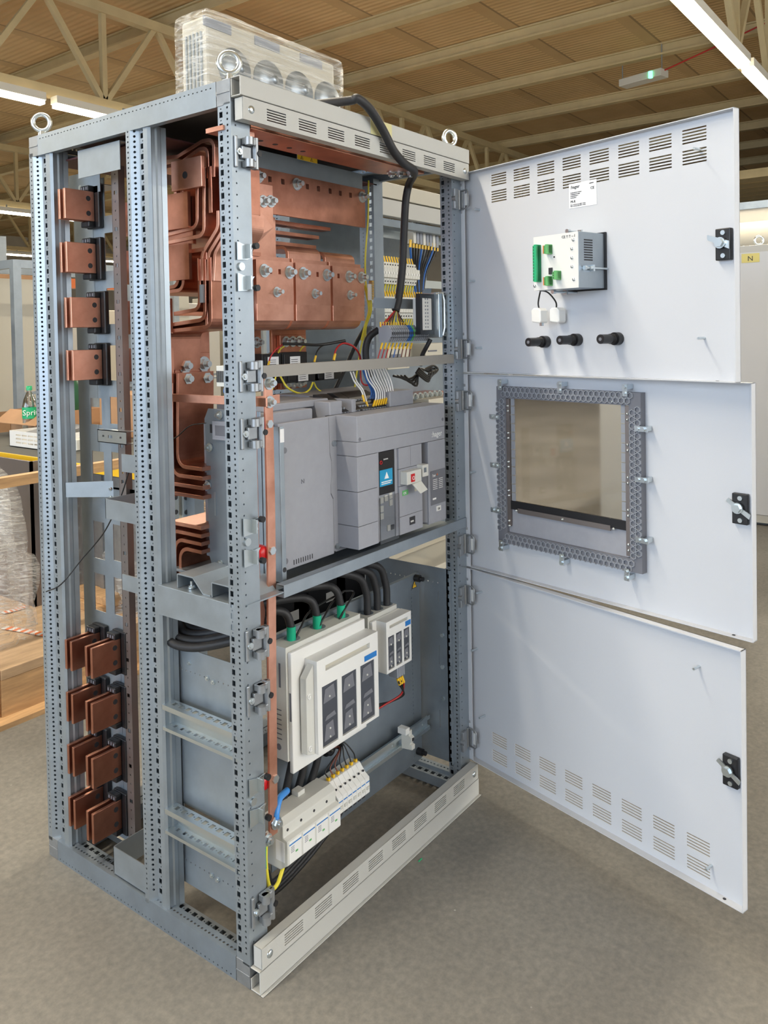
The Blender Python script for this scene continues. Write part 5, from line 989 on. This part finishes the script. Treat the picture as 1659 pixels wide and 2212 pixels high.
# ------------------------------------------------------------------ wrapped unit on the roof
ux0, ux1, uy0, uy1, uz0, uz1 = .150, .690, .250, .366, 2.0, 2.262
un = root('wrapped_unit', (.42, .31, 2.0), 'film-wrapped grey metal unit with four round fittings lying on top of the cabinet', 'wrapped unit')
MB().box(ux0+.02, uy0+.012, uz0+.004, ux1-.015, uy1-.01, uz1-.010).build('housing', M['beige'], un, bev=.008)
for k in range(4):
    x = ux0+.115+k*.124; z = 2.135
    b = MB(); b.lathe((x, uy0+.012, z), (0, -1, 0), [(0, .056), (.004, .056), (.005, .050), (.012, .048), (.014, .036), (.018, .030), (.019, .014), (.030, .010), (.030, 0)], 28); b.build('round_fitting', M['galv'], un)
b = MB()
for k in range(5): b.box(ux0+.016, uy0+.026+k*.014, uz0+.03, ux0+.022, uy0+.031+k*.014, uz1-.05)
b.build('cooling_fins', M['galv'], un)
for x0_ in (.16, .34, .52): MB().box(x0_, uy0+.0095, 2.222, x0_+.095, uy0+.0118, 2.246).build('dark_sticker', M['tgrey'], un)
MB().cyl((.345, uy0+.010, 2.035), (.345, uy0+.012, 2.035), .015, 18).build('round_sticker', M['paper'], un)
def film_mat():
    m = bpy.data.materials.new('stretch_film'); m.use_nodes = True; nt = m.node_tree; b = nt.nodes['Principled BSDF']; b.inputs['Base Color'].default_value = (.85, .86, .84, 1); b.inputs['Roughness'].default_value = .12; b.inputs['Specular IOR Level'].default_value = .9
    tc = nt.nodes.new('ShaderNodeTexCoord'); mp = nt.nodes.new('ShaderNodeMapping'); mp.inputs['Scale'].default_value = (1.2, 5, 26); mp.inputs['Rotation'].default_value = (0, .15, 0); nt.links.new(tc.outputs['Object'], mp.inputs[0])
    n = nt.nodes.new('ShaderNodeTexNoise'); n.inputs['Scale'].default_value = 5; n.inputs['Detail'].default_value = 5; n.inputs['Distortion'].default_value = .6; nt.links.new(mp.outputs[0], n.inputs[0])
    r = nt.nodes.new('ShaderNodeMapRange'); r.inputs[1].default_value = .42; r.inputs[2].default_value = .72; r.inputs[3].default_value = .08; r.inputs[4].default_value = .55; nt.links.new(n.outputs[0], r.inputs[0]); nt.links.new(r.outputs[0], b.inputs['Alpha'])
    bp = nt.nodes.new('ShaderNodeBump'); bp.inputs['Strength'].default_value = .9; bp.inputs['Distance'].default_value = .01; nt.links.new(n.outputs[0], bp.inputs['Height']); nt.links.new(bp.outputs[0], b.inputs['Normal']); return m
M['film'] = film_mat()
def rough_box(x0, y0, z0, x1, y1, z1, nx, ny, nz, amp, m, name, parent, **kw):
    b = MB(); rnd = random.Random(3); ch = .010
    def P(x, y, z):
        j = lambda: (rnd.random()-.5)*amp
        return (x+j(), y+j(), z+j())
    cache = {}
    def G(i, j, k):
        if (i, j, k) not in cache:
            e = (i in (0, nx))+(j in (0, ny))+(k in (0, nz)); s = ch*(.0 if e < 2 else (.35 if e == 2 else .5))
            x, y, z = x0+(x1-x0)*i/nx, y0+(y1-y0)*j/ny, z0+(z1-z0)*k/nz
            x += s if i == 0 else -s if i == nx else 0; y += s if j == 0 else -s if j == ny else 0; z += s if k == 0 else -s if k == nz else 0
            cache[(i, j, k)] = len(b.v); b.v.append(V(P(x, y, z)))
        return cache[(i, j, k)]
    def F(a): b.f.append(a); b.sm.append(True); b.mi.append(0)
    for i in range(nx):
        for j in range(ny): F([G(i, j, nz), G(i+1, j, nz), G(i+1, j+1, nz), G(i, j+1, nz)]); F([G(i, j, 0), G(i, j+1, 0), G(i+1, j+1, 0), G(i+1, j, 0)])
    for i in range(nx):
        for k in range(nz): F([G(i, 0, k), G(i+1, 0, k), G(i+1, 0, k+1), G(i, 0, k+1)]); F([G(i, ny, k), G(i, ny, k+1), G(i+1, ny, k+1), G(i+1, ny, k)])
    for j in range(ny):
        for k in range(nz): F([G(0, j, k), G(0, j, k+1), G(0, j+1, k+1), G(0, j+1, k)]); F([G(nx, j, k), G(nx, j+1, k), G(nx, j+1, k+1), G(nx, j, k+1)])
    return b.build(name, m, parent, **kw)
rough_box(ux0, uy0-.014, uz0+.001, ux1, uy1, uz1, 22, 5, 9, .0032, M['film'], 'stretch_film', un)
# ------------------------------------------------------------------ neighbour cabinet seen through the opening
nb = root('neighbour_cabinet', (1.9, .9, 0), 'neighbouring open cabinet frame with cream top panels seen through the opening', 'cabinet')
NX0, NX1, NY0, NY1 = 1.315, 2.45, .60, 1.15
for x in (NX0, NX1-.05):
    for y in (NY0, NY1-.05):
        b = MB(); b.box(x, y, .0, x+.05, y+.003, 2.0).box(x, y, .0, x+.003, y+.05, 2.0).box(x+.047, y, 0, x+.05, y+.05, 2.0); b.build('post', M['galv'], nb)
MB().box(NX0, NY0-.03, 1.975, NX1, NY0+.0, 2.035).build('top_panel', M['beige'], nb, bev=.002); MB().box(NX0, NY0-.028, 1.905, NX1, NY0, 1.970).build('top_panel', M['grey'], nb, bev=.002)
MB().box(NX0+.05, NY0, 1.87, NX1-.05, NY0+.03, 1.90).build('rail', M['galvd'], nb); MB().box(NX0+.05, NY1-.05, .1, NX1-.05, NY1-.045, 1.98).build('back_sheet', M['galvd'], nb); MB().box(NX0, NY0, 2.036, NX1, NY1, 2.04).build('roof_sheet', M['galvd'], nb)
MB().box(NX0+.06, NY0+.13, .50, NX1-.06, NY0+.133, 1.42).build('mounting_plate', M['galvd'], nb)
for z in (1.86, 1.66, 1.54, 1.45): MB().box(NX0+.05, NY0+.10, z-.017, NX1-.05, NY0+.104, z+.017).build('din_rail', M['zinc'], nb)
def mcb_row(xa, n, z, nm, grp):
    first = None; w_ = .0182
    for k in range(n):
        x = xa+k*w_
        if first is None:
            first = root('circuit_breaker', (x, NY0+.09, z-.042)); b = MB(); b.prism([(x, NY0+.098, z-.045), (x, NY0+.052, z-.045), (x, NY0+.045, z-.022), (x, NY0+.030, z-.020), (x, NY0+.030, z+.020), (x, NY0+.045, z+.022), (x, NY0+.052, z+.045), (x, NY0+.098, z+.045)], (w_*.95, 0, 0)); b.build('housing', M['ltg'], first, bev=.001)
            for s in (-1, 1): MB().cyl((x+w_/2, NY0+.047, z+s*.034), (x+w_/2, NY0+.049, z+s*.034), .0035, 8).build('screw_hole', M['ink'], first)
            MB().box(x+.004, NY0+.027, z-.006, x+.013, NY0+.031, z+.003).build('toggle', M['wht'], first); MB().tube([(x+w_/2, NY0+.06, z+.045), (x+w_/2-.004, NY0+.065, z+.070)], .0035, 6).build('ferrule', M['yellow'], first); MB().tube([(x+w_/2, NY0+.06, z-.045), (x+w_/2, NY0+.065, z-.062), (x+w_/2+.01, NY0+.08, z-.085)], .0035, 6).build('wire', M['ywire'] if n > 12 else M['kwire'], first)
            o = first
        else: o = copy_tree(first, (x, NY0+.09, z-.042))
        tag(o, 'cream miniature circuit breaker in the %s row of the neighbouring cabinet' % nm, 'circuit breaker', grp)
z1_, z2_ = at(860, 590, 'y', NY0+.03).z, at(890, 665, 'y', NY0+.03).z
mcb_row(1.40, 15, z1_, 'upper', 'upper row of small breakers next door'); mcb_row(1.40, 24, z2_, 'lower', 'lower row of small breakers next door')
for k in range(8):
    p = at(888+k*7, 506+k*1.5, 'y', NY0+.06); MB().box(p.x-.010, NY0+.04, p.z-.04, p.x+.010, NY0+.10, p.z+.05).build('relay_module', M['tgrey'] if k % 3 else M['ltg'], None, 'grey relay module above the breaker rows of the neighbouring cabinet', 'relay', 'relay modules next door', bev=.002)
for k in range(10):
    q0 = at(886+k*6.5, 524+k, 'y', NY0+.05); R = root('wire', q0, 'black wire with yellow ferrule below the relay modules next door', 'wire', 'wires below the relay modules')
    MB().tube(spline([q0, q0+V((-.01*(k-5)/3, .01, -.04)), q0+V((.06-.02*k*.6, .03, -.12)), q0+V((.10-.03*k*.6, .04, -.22))], 5), .005, 6).build('insulation', M['kwire'] if k % 4 else M['bwire'], R); MB().cyl(q0+V((0, -.002, .012)), q0+V((0, 0, -.02)), .006, 6).build('ferrule', M['yellow'], R)
for i, (u0, v0, u1, v1) in enumerate(((824, 750, 872, 795), (906, 742, 958, 772))):
    p, q = at(u0, v0, 'y', NY0+.06), at(u1, v1, 'y', NY0+.06); r = root('controller', p, 'cream controller with small dark display at %s below the breaker rows' % ('left', 'right')[i], 'controller', 'cream controllers next door'); MB().box(p.x, NY0+.03, q.z, q.x, NY0+.12, p.z).build('housing', M['beige'], r, bev=.002); MB().box(p.x+.02, NY0+.028, q.z+.03, p.x+.09, NY0+.030, p.z-.03).build('display', M['brkd'], r)
for i, (u0, v0, u1, v1) in enumerate(((905, 862, 960, 925), (905, 930, 960, 1110))):
    p, q = at(u0, v0, 'y', NY0+.02), at(u1, v1, 'y', NY0+.02); MB().box(p.x, NY0-.03, q.z, q.x+.1, NY0+.129, p.z).build('power_switch', M['beige'], None, 'cream switch front at the %s right of the breaker, next door' % ('upper', 'lower')[i], 'switch', bev=.003)
p = at(905, 855, 'y', NY0+.05); r = root('busbar', p, 'short copper terminal bar with coloured wires next door', 'busbar'); MB().box(p.x-.18, NY0+.04, p.z-.012, p.x+.18, NY0+.129, p.z+.010).build('bar', M['copper'], r)
for k in range(9): MB().bolt((p.x-.16+k*.038, NY0+.04, p.z), (0, -1, 0), .010, .010, .004).build('bolt', M['zinc'], r)
# measuring instrument standing low in the neighbour bay
r = root('instrument', (1.85, .7, .3), 'cream bench instrument with a sloping top standing low behind the opening', 'instrument')
b = MB(); b.prism([(1.56, .56, .30), (1.56, .56, .455), (1.56, .98, .50), (1.56, .98, .30)], (.62, 0, 0)); b.build('case', M['beige'], r, bev=.004)
MB().box(1.60, .552, .33, 1.80, .56, .43).build('control_panel', M['brkd'], r); MB().box(1.84, .555, .40, 2.1, .56, .435).build('display_strip', M['ink'], r); text('mark', 'EGI', .045, (1.92, .553, .405), (1, 0, 0), (0, 0, 1), M['ltg'], r)
MB().box(1.42, .66, 0, 2.35, 1.05, .298).build('plinth_box', M['galvd'], None, 'grey steel plinth under the cream instrument', 'plinth')
# ------------------------------------------------------------------ white cabinets far behind the doors
for i, (x, y, lab_) in enumerate(((5.25, -.55, 'tall pale grey cabinet at the far right edge with a yellow note'), (1.95, -.62, 'upright pale grey sheet panel half hidden behind the top door'))):
    if i == 0:
        r = root('tall_cabinet', (5.8, .1, 0), lab_, 'cabinet'); MB().box(5.15, -1.6, .02, 6.3, 1.1, 2.03).build('body', M['grey'], r, bev=.004); MB().box(5.144, -1.58, .08, 5.15, 1.08, 1.98).build('door', M['white'], r, bev=.002)
        p = at(1621, 558, 'x', 5.14); MB().box(5.141, p.y-.06, p.z-.03, 5.143, p.y+.06, p.z+.035).build('yellow_note', mat('pale_yellow_paper', (.70, .62, .22), .6), r); text('mark', 'N', .05, (5.140, p.y+.02, p.z-.018), (0, -1, 0), (0, 0, 1), M['ink'], r)
        b = MB(); b.torus((5.3, .05, 2.075), (-.8, -.5, 0), .03, .009); b.build('eye_bolt', M['zinc'], r)
        MB().box(5.2, -1.55, 0, 6.25, 1.05, .02).build('plinth', M['galvd'], r)
    else:
        p = at(1594, 445, 'x', 3.0); q = at(1584, 755, 'x', 3.0); r = root('side_panel', (3.015, p.y+.3, 0), lab_, 'panel'); MB().box(3.0, p.y, .02, 3.03, p.y+.7, p.z).build('panel', M['grey'], r, bev=.003); MB().box(2.9, p.y+.1, 0, 3.13, p.y+.6, .02).build('plinth', M['galvd'], r)
r = root('dividing_wall', (9, 1.2, 0), 'plain beige dividing panel standing behind the doors', 'partition'); MB().box(8.6, -6, .0, 8.7, 2.4, 2.75).build('panel', M['wallm'], r); MB().box(8.58, -6, 2.75, 8.72, 2.4, 2.83).build('cap', M['galvd'], r)
b = MB(); p = at(1600, 515, 'x', 7.8); b.tube([(7.8, p.y-2.5, p.z), (7.8, p.y+.15, p.z), (7.8, p.y+.32, p.z-.10)], .16, 16); b.build('duct_pipe', M['beige'], None, 'fat horizontal duct pipe behind the tall cabinet at right', 'pipe')
# ------------------------------------------------------------------ exit sign and sensor under the roof
p, q = at(1345, 190, 'z', 5.5), at(1436, 165, 'z', 5.5)
r = root('emergency_light', p, 'pale emergency light box with a green lamp under the roof', 'emergency light'); b = MB(); d = (q-p).normalized(); n_ = V((-d.y, d.x, 0))*.12; b.prism([p-n_, q-n_, q+n_, p+n_], (0, 0, .12)); b.build('body', M['ltg'], r, bev=.01); c = q+d*(-.18)-n_; MB().cyl(c, c+V((0, 0, .1)), .035, 12).build('green_lamp', mat('green_glow', (.1, .9, .4), emit=((.1, 1, .4), 6)), r)
MB().tube([p+V((0, 0, .12)), p+V((0, 0, HZ-5.5-.02))], .01, 6).build('hanger_rod', M['galv'], r); MB().tube([q-d*.05+V((0, 0, .12)), q-d*.05+V((0, 0, HZ-5.5-.02))], .01, 6).build('hanger_rod', M['galv'], r)
MB().tube(spline([q+V((0, 0, .10)), q+d*1.2+V((0, 0, .30)), q+d*2.4+V((0, 0, .52))]), .012, 6).build('red_cable', M['rwire'], r)
# ------------------------------------------------------------------ left background: workbench, frames, pallet
def P_(u, v, ax, val): return at(u, v, ax, val)
wb = root('workbench', (1.7, 2.6, 0), 'workbench with dark mat top and bright yellow front edge', 'workbench')
e0, e1 = at(0, 987, 'z', .86), at(172, 1003, 'z', .86)
WX = .93; b = MB(); b.box(WX, 1.25, .83, WX+1.25, 3.6, .87); b.build('top', M['dark'], wb, bev=.003)
MB().box(WX-.012, 1.25, .838, WX, 3.6, .872).build('yellow_edge', M['yellow'], wb)
for y in (1.3, 3.5):
    for x in (WX+.05, WX+1.15): MB().box(x, y, 0, x+.05, y+.05, .83).build('leg', M['galvd'], wb)
def onb(u, v): return at(u, v, 'z', .872)
p = onb(75, 975); r = root('plastic_crate', (p.x+.1, p.y, .872), 'shallow white slotted plastic crate on the workbench', 'crate'); a, c = onb(8, 968), onb(160, 972)
b = MB(); xa, ya, xb, yb = min(a.x, c.x)+.06, min(a.y, c.y)+.02, max(a.x, c.x)+.16, max(a.y, c.y)+.05; b.grid((xa, ya, .873), (0, 1, 0), yb-ya, (0, 0, 1), .085, [(.02+k*.06, .02+j*.02, .07+k*.06, .028+j*.02) for k in range(int((yb-ya)/.06)-1) for j in range(3)], (1, 0, 0), .004).box(xb-.004, ya, .873, xb, yb, .958).box(xa, ya, .873, xb, ya+.004, .958).box(xa, yb-.004, .873, xb, yb, .958).box(xa, ya, .873, xb, yb, .876); b.build('tray', M['wht'], r); 
b = MB(); b.prism([(xa+.02, ya+.05, .94), (xb-.02, ya+.05, .98), (xb-.02, yb-.1, .975), (xa+.02, yb-.1, .945)], (0, 0, .004)); b.build('dark_folder', M['brkd'], None, 'dark grey folder lying in the white crate', 'folder')
p = onb(60, 950); r = root('cardboard_box', (p.x+.2, p.y+.25, .872), 'open cardboard box behind the white crate', 'box'); bx, by = p.x+.12, p.y-.05
b = MB(); b.box(bx, by, .872, bx+.004, by+.45, 1.02).box(bx+.35, by, .872, bx+.354, by+.45, 1.02).box(bx, by, .872, bx+.354, by+.004, 1.02).box(bx, by+.446, .872, bx+.354, by+.45, 1.02).box(bx, by, .873, bx+.354, by+.45, .878); b.build('carton', M['card'], r); MB().prism([(bx, by, 1.02), (bx, by+.45, 1.02), (bx-.10, by+.45, .95), (bx-.10, by, .95)], (0, 0, .004)).build('flap', M['card'], r)
def bottle(u, v, label, h, rad, mg, capm, lab_m=None, handle=False):
    p = onb(u, v); r = root('bottle', p, label, 'bottle'); z = .872
    MB().lathe((p.x, p.y, z), (0, 0, 1), [(0, 0), (0, rad*.9), (.01, rad), (h*.62, rad), (h*.75, rad*.8), (h*.9, rad*.32), (h*.96, rad*.32)], 20).build('body', mg, r)
    MB().lathe((p.x, p.y, z+h*.93), (0, 0, 1), [(0, rad*.4), (h*.08, rad*.4), (h*.08, 0)], 16).build('cap', capm, r)
    if lab_m: MB().lathe((p.x, p.y, z), (0, 0, 1), [(h*.38, rad*1.01), (h*.60, rad*1.01)], 20).build('label_band', lab_m, r)
    return p
pb = bottle(66, 945, 'clear soda bottle with green cap and green label beside the crate', .30, .042, M['glass'], M['green'], M['green'])
dirc = (V((CAM.x, CAM.y, 0))-V((pb.x, pb.y, 0))).normalized(); tx = V((-dirc.y, dirc.x, 0))
text('label_print', 'Sprite', .045, V((pb.x, pb.y, .872+.135))+dirc*.046-tx*.04, tx, (0, 0, 1), M['winkm'], bpy.data.objects['bottle'])
bottle(154, 928, 'large dark green plastic bottle with black screw top', .42, .075, mat('green_bottle', (.03, .12, .06), .3), M['black'])
bx2 = onb(190, 940); MB().box(bx2.x+.05, bx2.y-.55, .872, bx2.x+.35, bx2.y-.05, 1.12).build('cardboard_box', M['card'], None, 'brown cardboard box seen through the slots of the steel plate', 'box', bev=.003)
bx3 = onb(130, 970); MB().box(bx3.x, bx3.y-.15, .873, bx3.x+.18, bx3.y+.02, .93).build('clear_tub', M['ltg'], None, 'small translucent tub on the workbench beside the post', 'tub', bev=.004)
# timber battens and pallet
b = MB(); p, q = at(-40, 1055, 'x', .2), at(270, 990, 'y', 1.7)
MB().box(.20, 1.66, .885, 1.9, 1.70, .925).build('timber_batten', M['wood'], None, 'long pale timber batten running below the bench edge', 'timber')
MB().box(.25, 1.66, 0, .315, 1.70, .884).build('timber_post', M['wood'], None, 'upright timber post at the left edge', 'timber')
pa = root('pallet', (1.3, 2.1, 0), 'long wooden pallet with plywood deck beside the cabinet', 'pallet')
MB().box(.33, 1.66, .16, 3.6, 3.4, .20).build('deck', M['ply'], pa, bev=.003)
for y in (1.66, 2.5, 3.3): MB().box(.33, y, .02, 3.6, y+.10, .16).build('bearer', M['wood'], pa)
MB().box(.20, 1.60, .0, 3.6, 1.80, .02).build('bottom_board', M['wood'], pa); MB().box(.2, 2.5, 0, 3.6, 2.6, .02).build('bottom_board', M['wood'], pa)
def tape(pts, label):
    P = [V(p) for p in pts]; r = root('barrier_tape', P[0], label, 'tape'); n = 16; Q = spline(P, 6)
    for k in range(len(Q)-1):
        b = MB(); d = (Q[k+1]-Q[k]); b.bar([Q[k], Q[k+1]], V((-d.y, d.x, 0)).normalized()*.035, .001); b.build('red_section' if k % 2 else 'white_section', M['orange'] if k % 2 else M['wht'], r)
tape([at(2, 1358, 'z', .205), at(50, 1366, 'z', .205), at(92, 1374, 'z', .205)], 'red and white barrier tape lying on the plywood, nearer strip'); tape([at(8, 1326, 'z', .205), at(40, 1318, 'z', .205), at(64, 1310, 'z', .205)], 'red and white barrier tape lying on the plywood, farther strip')
b = MB(); p = at(140, 1305, 'z', .2); b.box(p.x, p.y-.3, .2, p.x+.10, p.y+.15, .235); b.build('wood_block', M['wood'], None, 'short pine block lying on the plywood deck', 'block', bev=.002)
b.__init__(); b.box(p.x+.03, p.y-.32, .236, p.x+.12, p.y+.0, .27); b.build('wood_block', M['wood'], None, 'second short pine block stacked on the first', 'block', bev=.002)
p = at(70, 1310, 'z', .2); 
b = MB(); b.box(p.x, p.y-.02, .2, p.x+.012, p.y+.50, .88).box(p.x, p.y-.02, .2, p.x+.05, p.y-.008, .88); b.build('steel_panel', M['steel'], None, 'upright folded steel panel standing on the pallet', 'panel')
p = at(190, 1290, 'z', .2); r = root('aluminium_profile', (p.x, p.y, .2), 'ribbed aluminium profile panel standing upright on the pallet', 'panel')
b = MB(); b.box(p.x+.0, p.y-.5, .2, p.x+.02, p.y+.15, .82)
for k in range(4): b.box(p.x-.012, p.y-.45+k*.15, .2, p.x, p.y-.42+k*.15, .82)
b.build('ribbed_sheet', M['alu'], r)
for k in range(5): MB().cyl((p.x-.016, p.y+.08, .30+k*.11), (p.x, p.y+.08, .30+k*.11), .010, 10).build('bolt', M['zinc'], r)
# copper link plates standing behind the middle post (pale machined clamps)
for k in range(3):
    p, q = at(350+k*22, 1070-k*3, 'y', 1.35), at(366+k*22, 1120, 'y', 1.35); r = root('clamp_plate', p, 'pale machined clamp plate behind the nested bars, %s of three' % ('left', 'middle', 'right')[k], 'plate', 'pale clamp plates'); MB().box(p.x, 1.35, q.z, q.x, 1.40, p.z).build('plate', M['zinc'], r, bev=.004)
    for j in range(2): MB().cyl(((p.x+q.x)/2, 1.348, q.z+.03+j*.06), ((p.x+q.x)/2, 1.3505, q.z+.03+j*.06), .010, 10).build('hole', M['ink'], r)
MB().box(1.35, 1.30, .872, 2.0, 1.5, .90).build('timber_batten', M['wood'], None, 'short batten lying on the bench behind the nested bars', 'timber')
# crumpled film
def blob(c, s, seed, label, m):
    rnd = random.Random(seed); b = MB(); n, k = 26, 16; vs = []
    ph = [rnd.uniform(0, 6.28) for _ in range(12)]
    for i in range(k+1):
        for j in range(n):
            th = math.pi*i/k*.5; a = 2*math.pi*j/n; rr = 1+.18*math.sin(3*a+ph[0])+.13*math.sin(5*a+4*th+ph[1])+.09*math.sin(9*a-6*th+ph[2])+.06*math.sin(15*a+9*th+ph[3])+.05*math.sin(11*th+7*a+ph[4])
            vs.append((c[0]+s[0]*rr*math.sin(th)*math.cos(a), c[1]+s[1]*rr*math.sin(th)*math.sin(a), c[2]+s[2]*rr*math.cos(th)))
    b.add(vs, [(i*n+j, (i+1)*n+j, (i+1)*n+(j+1) % n, i*n+(j+1) % n) for i in range(k) for j in range(n)], True); return b.build('plastic_film', m, None, label, 'plastic film')
p = at(40, 1240, 'z', .22); blob((.52, 2.15, .2), (.17, .30, .62), 4, 'big crumpled heap of clear plastic film at the left edge', M['film'])
p = at(200, 1060, 'z', .40); blob((1.35, 1.93, .2), (.36, .24, .45), 9, 'crumpled clear plastic film behind the slotted plate', M['film'])
b = MB(); b.box(.98, 2.35, .2, 1.7, 3.1, .80); b.build('cardboard_box', M['card'], None, 'large cardboard box under the bench behind the film', 'box', bev=.004)
# storage frames and boxes further back
def frame(x, y, w_, d_, h, label, panel=True):
    r = root('cabinet_frame', (x+w_/2, y+d_/2, 0), label, 'frame', 'empty cabinet frames at left')
    for a in (x, x+w_-.06):
        for c in (y, y+d_-.05): MB().box(a, c, 0, a+.06, c+.05, h).build('post', M['galv'], r)
    for c in (y, y+d_-.05):
        for z in (h-.06, h*.52, .0): MB().box(x+.06, c, z, x+w_-.06, c+.04, z+.06 if z != h*.52 else z+.02).build('rail', M['galv'], r)
    for a in (x, x+w_-.06): MB().box(a, y+.05, h-.06, a+.04, y+d_-.05, h).build('rail', M['galv'], r)
    if panel: MB().box(x+.10, y+d_-.10, .9, x+w_*.5, y+d_-.06, h-.1).build('cream_panel', M['beige'], r)
a = at(22, 620, 'y', 3.9); frame(at(30, 640, 'y', 4.2).x, 4.2, 1.05, .6, 2.02, 'empty galvanised cabinet frame with a cream sheet, nearest at left')
frame(.9, 4.9, 1.0, .6, 2.1, 'empty galvanised frame at the far left edge', False); frame(3.6, 4.6, 1.2, .6, 2.0, 'empty galvanised frame behind the upper busbar clamps')
frame(5.3, 4.0, 1.2, .6, 2.1, 'galvanised frame further right behind the middle post')
for k, (x, y, z0, dx, dy, dz, n) in enumerate(((1.9, 5.8, 0, 1.4, .8, 1.0, 'lowest'), (1.95, 5.8, 1.0, 1.3, .75, .6, 'middle'), (2.0, 5.85, 1.6, 1.1, .7, .45, 'topmost'))):
    o = MB().box(x, y, z0, x+dx, y+dy, z0+dz).build('cardboard_box', M['card'], None, 'big brown carton stacked behind the frames, %s of the stack' % n, 'box', 'stacked cartons', bev=.006)
    if k == 1:
        for s, zz in (('HAGER', 1.35), ('UN', 1.2)): text('print', s[:2]+' W', .14, (x+.25, y-.003, zz), (1, 0, 0), (0, 0, 1), M['ink'], o)
zb = at(45, 606, 'y', 7.4).z; MB().box(3.4, 7.4, zb-.06, 9.5, 7.6, zb+.05).build('rack_beam', M['orange'], None, 'bright orange storage rack beam in the distance', 'beam')
MB().box(3.45, 7.38, 0, 3.55, 7.62, 2.6).build('rack_upright', M['galv'], None, 'galvanised upright of the storage rack, left one', 'rack'); MB().box(9.3, 7.38, 0, 9.4, 7.62, 2.6).build('rack_upright', M['galv'], None, 'galvanised upright of the storage rack, right one', 'rack')
for k in range(5): MB().box(4+k*1.15, 8, .0, 4.95+k*1.15, 8.9, 1.7+.12*(k % 3)).build('storage_cabinet', M['beige' if k % 2 else 'grey'], None, 'pale storage cabinet in the distant row, number %s from the left' % ('one', 'two', 'three', 'four', 'five')[k], 'cabinet', 'distant storage cabinets', bev=.01)
for k in range(4): MB().box(11+k*2.2, 12, 0, 12.8+k*2.2, 13, 2.3).build('storage_cabinet', M['beige'], None, 'cream cabinet far behind at %s' % ('left', 'mid left', 'mid right', 'right')[k], 'cabinet', 'farthest cabinets', bev=.01)
# bits on the floor
p = at(905, 1857, 'z', 0); MB().box(p.x-.008, p.y-.006, 0, p.x+.008, p.y-.003, .002).build('cable_tie_scrap', M['green'], None, 'tiny green scrap lying on the concrete floor', 'scrap')
